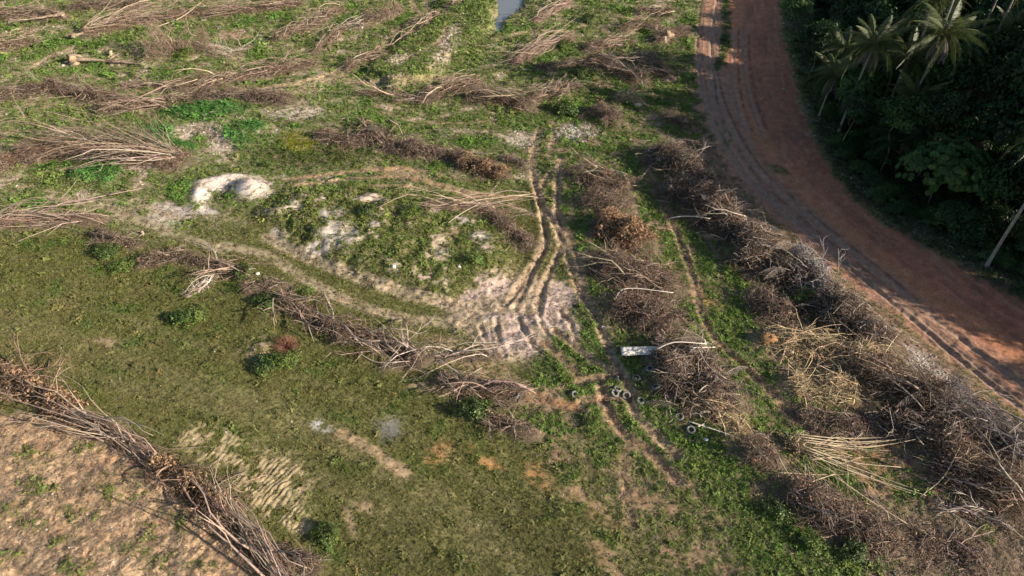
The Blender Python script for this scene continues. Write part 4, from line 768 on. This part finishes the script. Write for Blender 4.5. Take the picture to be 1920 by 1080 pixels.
b = MB(); b.add(np.concatenate([top, bot]), [Qd, Qd[:, ::-1] + N_, np.stack([per, pn, pn + N_, per + N_], 1)], (.7, .68, .64)); link('panel', b.mesh('panel', M['board'], False), root)
V, F, C = tubes([[(-1.4, -.3, .0), (-1.4, -.3, .27)], [(1.4, .2, 0), (1.4, .2, .3)]], [[.08, .07], [.09, .08]], 7, [(.3, .24, .18)] * 2, True); b = MB(); b.add(V, F, C); link('log_support', b.mesh('log_support', M['bark']), root)
def tyre_mesh():
    prof = [(.19, -.06), (.195, -.10), (.24, -.115), (.29, -.11), (.325, -.09), (.335, -.04), (.335, .04), (.325, .09), (.29, .11), (.24, .115), (.195, .10), (.19, .06), (.26, .085), (.30, .06), (.305, -.06), (.26, -.085)]
    n = 28; V = [(r * math.cos(2 * math.pi * i / n) * (1.012 if (i % 2 and r > .32) else 1), r * math.sin(2 * math.pi * i / n) * (1.012 if (i % 2 and r > .32) else 1), z) for i in range(n) for r, z in prof]
    k = len(prof); ix = np.arange(n * k).reshape(n, k); a = ix; c = np.roll(ix, -1, 0); return mesh_np('tyre', np.array(V), [np.stack([a, c, np.roll(c, -1, 1), np.roll(a, -1, 1)], -1).reshape(-1, 4)], True, None, (M['tyre'],))
tm = tyre_mesh()
for lab, x, y, rx, ry, zz in (('grey tyre lying nearest the dark vine heap, upper one', 1217, 703, .12, .1, .1), ('grey tyre in the weeds just right of the double rut', 1192, 716, .1, -.1, .1), ('half buried tyre at the end of the upper trench', 1159, 714, .5, .9, .06), ('tyre leaning in the weeds left of the vine heap', 1228, 737, .3, -.55, .16), ('leftmost tyre beside the dark hole in the ruts', 1078, 744, .35, .1, .05),
                              ('left tyre of the touching pair between the ruts', 1152, 742, .15, -.35, .12), ('tyre standing tilted, right of the touching pair', 1174, 744, .2, .75, .22), ('tyre lying behind the touching pair', 1157, 735, -.35, .1, .1), ('flat weed filled tyre below the touching pair', 1200, 757, .05, .05, .04), ('sunken tyre under the straw fan', 1273, 785, .3, .1, .03),
                              ('lowest tyre, pale ring in the weeds by split log', 1294, 811, .1, -.15, .12), ('dim tyre beneath the end of the white board', 1229, 680, .2, .15, .08), ('lone tyre beside the brush at the meadow corner', 966, 747, .25, .2, .05)):
    g = g3(x, y); tag(link('tyre', tm, None, (g[0], g[1], g[2] + zz), (rx, ry, x * .7), (1.08, 1.08, 1.0)), lab, 'tyre', 'old tyres dumped among the ruts')
# boulders
def boulder(label, px, r, col, seed, flat=.7):
    rng = np.random.default_rng(seed); g = g3(*px); n1_, n2_ = 9, 14; V = []
    for i in range(n1_):
        for j in range(n2_):
            th = math.pi * i / (n1_ - 1); ph = 6.283 * j / n2_; q = 1 + .22 * math.sin(2.3 * ph + seed) * math.sin(2 * th) + .12 * math.sin(5 * ph + 3 * th + seed) + rng.normal() * .09; V.append((r * q * math.sin(th) * math.cos(ph), r * q * math.sin(th) * math.sin(ph) * .8, r * q * math.cos(th) * flat))
    ix = np.arange(n1_ * n2_).reshape(n1_, n2_); Qd = np.stack([ix[:-1], ix[1:], np.roll(ix, -1, 1)[1:], np.roll(ix, -1, 1)[:-1]], -1).reshape(-1, 4); b = MB(); b.add(np.array(V), Qd, vcol(rng, col, len(V), .12))
    tag(link('boulder', b.mesh('boulder', M['earth']), None, (g[0], g[1], g[2] + r * flat * .45)), label, 'rock', 'lone rocks and clods')
boulder('rounded tan boulder beside the orange earth clod', (1476, 669), .42, (.42, .32, .23), 1); boulder('big orange earth clod on the grass beside the windrow', (1438, 648), .75, (.42, .22, .10), 2, .6); boulder('white block in the weeds of the mound, left', (740, 516), .25, (.6, .56, .5), 3); boulder('white slab chip at the foot of the mound, middle', (862, 516), .2, (.62, .58, .52), 4)
boulder('upper white stone at the meadow edge', (469, 506), .25, (.62, .57, .5), 5); boulder('lower white stone at the meadow edge', (484, 516), .22, (.6, .55, .48), 6); boulder('pale clod in front of the round brush heap', (1196, 200), .5, (.48, .38, .28), 7); boulder('small white stone beside the long rut', (1131, 617), .2, (.7, .68, .62), 8); boulder('white litter lump below the lowest tyre', (1323, 827), .22, (.7, .68, .66), 9, .4)

# ------------------------------------------------------------------ green shrubs
def crown_mesh(seed, R, nclump, nleaf, size, cols, flat=.8, spread=.42, aspect=.6):
    rng = np.random.default_rng(seed); b = MB(); lob = unit(rng.normal(size=(7, 3)) * (1, 1, .6)) * .45
    for k in range(nclump):
        d = unit(rng.normal(size=3)); d[2] = abs(d[2]) * .9 - .25; c = (lob[rng.integers(7)] + d * rng.uniform(.35, .72)) * R; c[2] *= flat
        out = unit(c + np.array((0, 0, .35 * R))); n = nleaf; P_ = c + rng.normal(size=(n, 3)) * R * spread * .36 * (1, 1, .7); N = unit(out + rng.normal(size=(n, 3)) * .55 + np.array((0, 0, .35)))
        cc = vcol(rng, cols[rng.integers(len(cols))], 1, .3)[0]; V, F, C = leaves(P_, N, rng.uniform(.7, 1.25, n) * size, aspect, rng, vcol(rng, cc, n, .25)); b.add(V, F, C)
    return b.mesh('foliage', M['leaf'], False)
GRN = [(.090, .140, .035), (.110, .165, .040), (.075, .115, .030)]; YG = [(.140, .195, .040), (.115, .170, .036)]
shr = [crown_mesh(1, 1, 34, 26, .17, GRN), crown_mesh(2, 1, 34, 26, .15, YG), crown_mesh(3, 1, 30, 26, .2, GRN, .7)]
rng = np.random.default_rng(9); V, F, C = tubes(curve(np.zeros((9, 3)), unit(rng.normal(size=(9, 3)) * (.5, .5, .1) + (0, 0, 1)), rng.uniform(.6, .9, 9), 4, rng, .1, 0), np.tile([.03, .025, .018, .01], (9, 1)), 4, vcol(rng, (.2, .16, .1), 9)); b = MB(); b.add(V, F, C); stemm = b.mesh('stems', M['wood'])
for lab, x, y, r, k in (('tall green shrub in the middle of the meadow', 372, 600, 1.4, 1), ('low shrub left of the tall meadow shrub', 340, 600, 1.1, 2), ('spreading green shrub by the small dark heap, meadow edge', 208, 476, 1.3, 0), ('yellow green shrub below the small dark heap', 235, 505, 1.3, 1), ('leafy shrub beside the two white stones', 456, 522, 1.1, 0), ('rounded shrub right of the small brown heap', 566, 566, 1.3, 1), ('dark shrub before the stem row', 500, 574, 1.1, 2),
                        ('bright shrub round the rusty bush, right one', 540, 686, 1.3, 1), ('dark shrub round the rusty bush, left one', 505, 690, 1.2, 2), ('shrub at the meadow corner below the grey brush', 890, 772, 1.3, 0), ('small lime green plant right of the corner shrub', 916, 762, .6, 1), ('green shrub at the foot of the tall dry bush', 345, 112, 1.8, 1), ('shrub growing through the middle scrub row, left', 684, 240, 1.6, 1),
                        ('shrub growing through the middle scrub row, right', 742, 252, 1.5, 1), ('green shrub left of the pole bundle below the puddle', 1060, 92, 1.6, 1), ('upright green shrub near the top of the road', 1102, 44, 1.6, 0), ('shrub behind the wide heap above the rubble', 1085, 140, 1.4, 0), ('round green shrub under the right arm of the tangle', 1060, 210, 1.9, 2), ('shrub within the pale vine ridge', 1500, 572, 1.2, 1), ('shrub at the bottom edge, left of the brown soil', 1520, 1030, 1.0, 1),
                        ('shrub at the bottom edge in the lush weeds', 1450, 960, 1.0, 0), ('shrub in front of the dark brush at the bottom', 1590, 1040, 1.0, 0), ('weedy bush on the mound by the tan sand face', 885, 505, 1.2, 1), ('weedy bush on the crest of the mound', 770, 420, 1.2, 1), ('weedy bush at the left of the mound', 690, 415, 1.1, 0), ('bush hiding the base of the long rut', 1110, 800, .9, 1), ('bush beside the bottom left stem bundle', 610, 1010, 1.0, 0),
                        ('large leaf seedling left of the yellow grass', 505, 312, 1.0, 1)):
    g = g3(x, y); root = tag(empty('green_shrub', g, x * .37), lab, 'shrub', 'green shrubs on the cleared land'); link('foliage', shr[k], root, (0, 0, r * .45), None, (r, r, r * .85)); link('stems', stemm, root, None, None, (r, r, r))
g = g3(538, 654); root = tag(empty('rusty_bush', g), 'rust red dead bush alone in the meadow', 'dead bush')
rng = np.random.default_rng(4); n = 700; d = unit(rng.normal(size=(n, 3)) * (1, 1, .7) + (0, 0, .5)); V, F, C = tubes(curve(d * .15, d, rng.uniform(.6, 1.35, n), 4, rng, .12, 0), np.tile([.018, .015, .012, .005], (n, 1)), 3, vcol(rng, (.27, .14, .095), n, .45)); b = MB(); b.add(V, F, C); tag(link('twigs', b.mesh('twigs', M['wood']), root), kind='stuff')

# ------------------------------------------------------------------ the forest beyond the road
frs = [frond_mesh_data(np.random.default_rng(80 + k), 4.4, dr, 40, .075, .95, (.075, .100, .028), (.17, .15, .055)).mesh('frond', M['leaf'], False) for k, dr in enumerate((.45, .85, 1.25))]
def palm(label, crown_px, z, R=1.0, seed=0, lean=(0, 0), name='coconut_palm', nf=30, group='tall coconut palms in the forest'):
    rng = np.random.default_rng(seed); c = gp(*crown_px, z); bx, by = c[0] - lean[0], c[1] - lean[1]; g = np.array((bx, by, float(gz(bx, by)))); root = tag(empty(name, g), label, 'palm', group)
    k = 12; t = np.linspace(0, 1, k); zz = z - g[2]; P_ = np.column_stack([lean[0] * t ** 1.6, lean[1] * t ** 1.6, t * zz]); V, F, C = tubes([P_], [np.interp(t, [0, .08, 1], [.26, .17, .11])], 9, [(.24, .215, .185)]); b = MB(); b.add(V, F, C); link('trunk', b.mesh('trunk', M['bark']), root)
    for q in range(nf):
        j = q / nf; kk = 0 if j < .3 else (1 if j < .7 else 2); tilt = (-.95 + 1.25 * j) + rng.normal() * .1
        link('frond', frs[kk], root, (lean[0], lean[1], zz), (rng.normal() * .15, tilt, q * 2.4 + rng.normal() * .2), (R * rng.uniform(.85, 1.1),) * 3)
    for q in range(4): link('dead_frond', dead_fronds[q % 2], root, (lean[0], lean[1], zz - .2), (rng.normal() * .2, 1.15 + rng.normal() * .1, rng.uniform(0, 6.28)), (1.1,) * 3)
    n = 7; b = MB()
    for q in range(n):
        a = rng.uniform(0, 6.28); cV = np.array((math.cos(a) * .3, math.sin(a) * .3, -.35)) ; th = np.linspace(0, math.pi, 6); ph = np.arange(8) * .785
        V = np.array([(math.sin(i) * math.cos(j) * .13, math.sin(i) * math.sin(j) * .13, math.cos(i) * .17) for i in th for j in ph]) + cV; ix = np.arange(48).reshape(6, 8); b.add(V, np.stack([ix[:-1], ix[1:], np.roll(ix, -1, 1)[1:], np.roll(ix, -1, 1)[:-1]], -1).reshape(-1, 4), (.22, .17, .05))
    link('coconuts', b.mesh('coconuts', M['leaf']), root, (lean[0], lean[1], zz))
palm('sunlit coconut palm standing left of the other palms', (1640, 84), 12.5, 1.0, 1, (.6, -.4)); palm('sunlit coconut palm with its trunk showing, right of the first', (1772, 66), 15, 1.08, 2, (.8, -.5)); palm('yellowish coconut palm cut by the top edge', (1755, 2), 15.5, 1.0, 3, (.3, .2))
palm('tall palm whose bare white trunk meets the top edge', (1814, -70), 22, 1.0, 4, (-.3, .0)); palm('palm with thin leaning trunk at the top right corner', (1928, -60), 20, 1.0, 5, (.5, .2)); palm('palm with its trunk left of the leaning corner trunk', (1896, -60), 19, 1.0, 6, (.4, .2)); palm('tall palm with grey trunk leaning out at the right edge', (2010, 250), 15, 1.0, 7, (1.8, 1.0))
for lab, q, z, sd in (('shaded coconut palm between the two sunlit ones', (1702, 112), 10.5, 21), ('low feathery palm left of the sunlit palms', (1588, 92), 8, 22), ('feathery palm in shade at the right edge of the forest', (1858, 150), 10, 23), ('short palm with arching fronds below the sunlit palms', (1716, 186), 7.5, 24), ('palm crown near the top right corner among dark trees', (1898, 62), 12, 25), ('small palm at the forest edge below the corner tree', (1566, 140), 6.5, 26)):
    palm(lab, q, z, .95, sd, (.3, -.2))
oil = MB()
rng = np.random.default_rng(33)
for q in range(22):
    fb = frond_mesh_data(rng, 4.2, (.35, .7, 1.0)[q % 3], 16, .16, .9, (.022, .048, .015), (.06, .07, .03)); V = np.concatenate(fb.V); a = q * 2.4; ti = -1.0 + 1.3 * q / 22
    x = V[:, 0] * math.cos(ti) + V[:, 2] * math.sin(ti); z = -V[:, 0] * math.sin(ti) + V[:, 2] * math.cos(ti); V = np.column_stack([x * math.cos(a) - V[:, 1] * math.sin(a), x * math.sin(a) + V[:, 1] * math.cos(a), z])
    oil.add(V, [np.concatenate(v) for v in fb.F.values()], np.concatenate(fb.C))
oilm = oil.mesh('fronds', M['leaf'], False)
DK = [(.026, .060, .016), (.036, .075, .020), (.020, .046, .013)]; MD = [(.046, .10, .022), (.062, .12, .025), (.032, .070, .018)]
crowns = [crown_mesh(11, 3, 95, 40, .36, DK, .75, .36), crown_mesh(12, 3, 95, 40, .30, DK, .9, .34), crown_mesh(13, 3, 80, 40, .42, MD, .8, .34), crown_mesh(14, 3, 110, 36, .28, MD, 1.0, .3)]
def rosette_crown(seed, R=3.4, n=150, cols=MD):
    rng = np.random.default_rng(seed); b = MB()
    for k in range(n):
        d = unit(rng.normal(size=3)); d[2] = abs(d[2]) * 1.1 - .45; c = d * R * rng.uniform(.6, 1.08) * (1 + .22 * math.sin(3 * math.atan2(d[1], d[0]) + seed) * (1 - abs(d[2]))) * (1, 1, .8); up = unit(d + np.array((0, 0, .8))); a = np.arange(9) * .698 + rng.uniform(0, 1)
        u_ = unit(np.cross(up, (1, .2, 0))); v_ = np.cross(up, u_); rad = np.cos(a)[:, None] * u_ + np.sin(a)[:, None] * v_; s = rng.uniform(.26, .40)
        c0 = np.tile(c + up * .08, (9, 1)); p1 = c + rad * s * .6 + up * .05; p2 = c + rad * s - up * s * .38; wv = np.cross(rad, up) * s * .3; V = np.stack([c0, p1 + wv, p2, p1 - wv], 1).reshape(-1, 3); i = np.arange(9)[:, None] * 4
        b.add(V, np.concatenate([i + np.array([[0, 1, 2]]), i + np.array([[0, 2, 3]])]), np.repeat(vcol(rng, cols[rng.integers(len(cols))], 9, .25), 4, 0))
    return b.mesh('crown', M['leaf'], False)
ros = [rosette_crown(1, 3.4, 430, [(.055, .12, .025), (.09, .16, .038), (.035, .085, .02), (.045, .10, .024)]), rosette_crown(2, 2.6, 110, DK)]
def limb_mesh(seed):
    rng = np.random.default_rng(seed); b = MB(); V, F, C = tubes([[(0, 0, -.3), (.1, .05, .35), (-.05, .1, .7), (.05, 0, 1.0)]], [[.028, .020, .016, .010]], 8, [(.11, .095, .075)]); b.add(V, F, C)
    n = 9; zz = rng.uniform(.55, .95, n); a = rng.uniform(0, 6.28, n); d = unit(np.column_stack([np.cos(a), np.sin(a), rng.uniform(.4, 1.1, n)])); V, F, C = tubes(curve(np.column_stack([np.zeros((n, 2)), zz]), d, rng.uniform(.2, .36, n), 5, rng, .1, 0), np.tile(np.linspace(.010, .003, 5), (n, 1)), 5, vcol(rng, (.10, .085, .07), n)); b.add(V, F, C); return b.mesh('trunk', M['bark'])
trk = [limb_mesh(k) for k in range(3)]
def tree(label, crown_px, z, cm, sc_=1.0, seed=0, name='broadleaf_tree', group='trees of the shaded forest', xy=None, flat=1.0, cat='tree', cn='crown'):
    rng = np.random.default_rng(seed); c = gp(*crown_px, z) if xy is None else np.array(xy); g = np.array((c[0], c[1], float(gz(*c)))); root = tag(empty(name, g, rng.uniform(0, 6.28)), label, cat, group)
    link('trunk', trk[seed % 3], root, None, None, (z * .8,) * 2 + (z,)); link(cn, cm, root, (0, 0, z), None, (sc_, sc_, sc_ * flat))
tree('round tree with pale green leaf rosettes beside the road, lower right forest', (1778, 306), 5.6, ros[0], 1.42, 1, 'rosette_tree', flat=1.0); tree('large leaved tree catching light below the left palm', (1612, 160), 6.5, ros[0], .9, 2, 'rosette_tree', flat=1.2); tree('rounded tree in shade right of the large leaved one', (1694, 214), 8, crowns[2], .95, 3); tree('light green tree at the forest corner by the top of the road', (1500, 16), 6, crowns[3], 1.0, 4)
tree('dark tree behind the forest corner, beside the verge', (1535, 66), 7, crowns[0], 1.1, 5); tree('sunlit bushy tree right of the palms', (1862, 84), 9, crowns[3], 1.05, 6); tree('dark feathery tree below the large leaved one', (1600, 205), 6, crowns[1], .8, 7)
edge = spline(gps([(1482, -40), (1515, 60), (1535, 160), (1572, 280), (1640, 362), (1785, 455), (1950, 548)]))
ey = edge[::-1, 1]; ex = edge[::-1, 0]
rng = np.random.default_rng(2024); pts_ = []; kept = [gp(1778, 306, 5.6), gp(1612, 160, 7.5), gp(1640, 84, 12.5), gp(1772, 66, 15)]
for yy in np.arange(26, 180, 4.4):
    for xx in np.arange(38, 150, 4.6):
        x = xx + rng.uniform(-1.8, 1.8); y = yy + rng.uniform(-1.8, 1.8); e = np.interp(y, ey, ex) if y > ey[0] else ex[0] + (ey[0] - y) * .22; dd = x - e
        lim = .7494 * (y * CP + H * SP)
        if x > lim + 4 and rng.random() < (.62 if y > 66 else .42): continue
        if y > 150 and rng.random() < .5: continue
        if dd < .8 or x > .7494 * (y * CP + H * SP) * 1.0 + 36: continue
        if any((x - q[0]) ** 2 + (y - q[1]) ** 2 < 9 for q in kept): continue
        pts_.append((x, y, dd))
for i, t_ in enumerate(np.linspace(0, 1, 62)):
    q, _, _ = along(edge, [t_]); x, y = q[0] + rng.normal(size=2) * .7 + (.2, 0); tree('low dark shrub along the forest edge beside the verge', None, .9, crowns[i % 4], rng.uniform(.28, .55), i, 'forest_shrub', 'low shrubs along the forest edge', (x, y), .9, cat='shrub')
for i, (x, y, dd) in enumerate(pts_):
    r = rng.random(); out = x > .7494 * (y * CP + H * SP) - 2
    if dd < 22 and not out:
        ux, uy = x + rng.uniform(-2, 2), y + rng.uniform(-2, 2)
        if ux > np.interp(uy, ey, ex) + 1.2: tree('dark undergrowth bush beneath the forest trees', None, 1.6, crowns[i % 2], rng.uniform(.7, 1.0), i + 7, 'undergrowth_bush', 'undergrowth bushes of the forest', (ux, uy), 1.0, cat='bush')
    hgt = np.clip(3.6 + dd * .55, 3.6, 10.5) * rng.uniform(.72, 1.2) + (2.5 + 4.5 * rng.random() if out else 0)
    if y > 92: hgt *= .88
    if y < 60 and out: hgt *= .86
    if r < .22 and dd > 4:
        root = tag(empty('oil_palm', (x, y, float(gz(x, y))), rng.uniform(0, 6.28)), 'dark arching oil palm in the shade of the forest', 'palm', 'dark oil palms of the forest'); s_ = rng.uniform(.75, 1.1)
        link('trunk', trk[i % 3], root, None, None, (hgt, hgt, hgt * .7)); link('fronds', oilm, root, (0, 0, hgt * .7), None, (s_,) * 3)
    elif dd < 4.5: tree('low dark shrub along the forest edge beside the verge', None, hgt * .42, crowns[i % 2], rng.uniform(.5, .8), i, 'forest_shrub', 'low shrubs along the forest edge', (x, y), cat='shrub')
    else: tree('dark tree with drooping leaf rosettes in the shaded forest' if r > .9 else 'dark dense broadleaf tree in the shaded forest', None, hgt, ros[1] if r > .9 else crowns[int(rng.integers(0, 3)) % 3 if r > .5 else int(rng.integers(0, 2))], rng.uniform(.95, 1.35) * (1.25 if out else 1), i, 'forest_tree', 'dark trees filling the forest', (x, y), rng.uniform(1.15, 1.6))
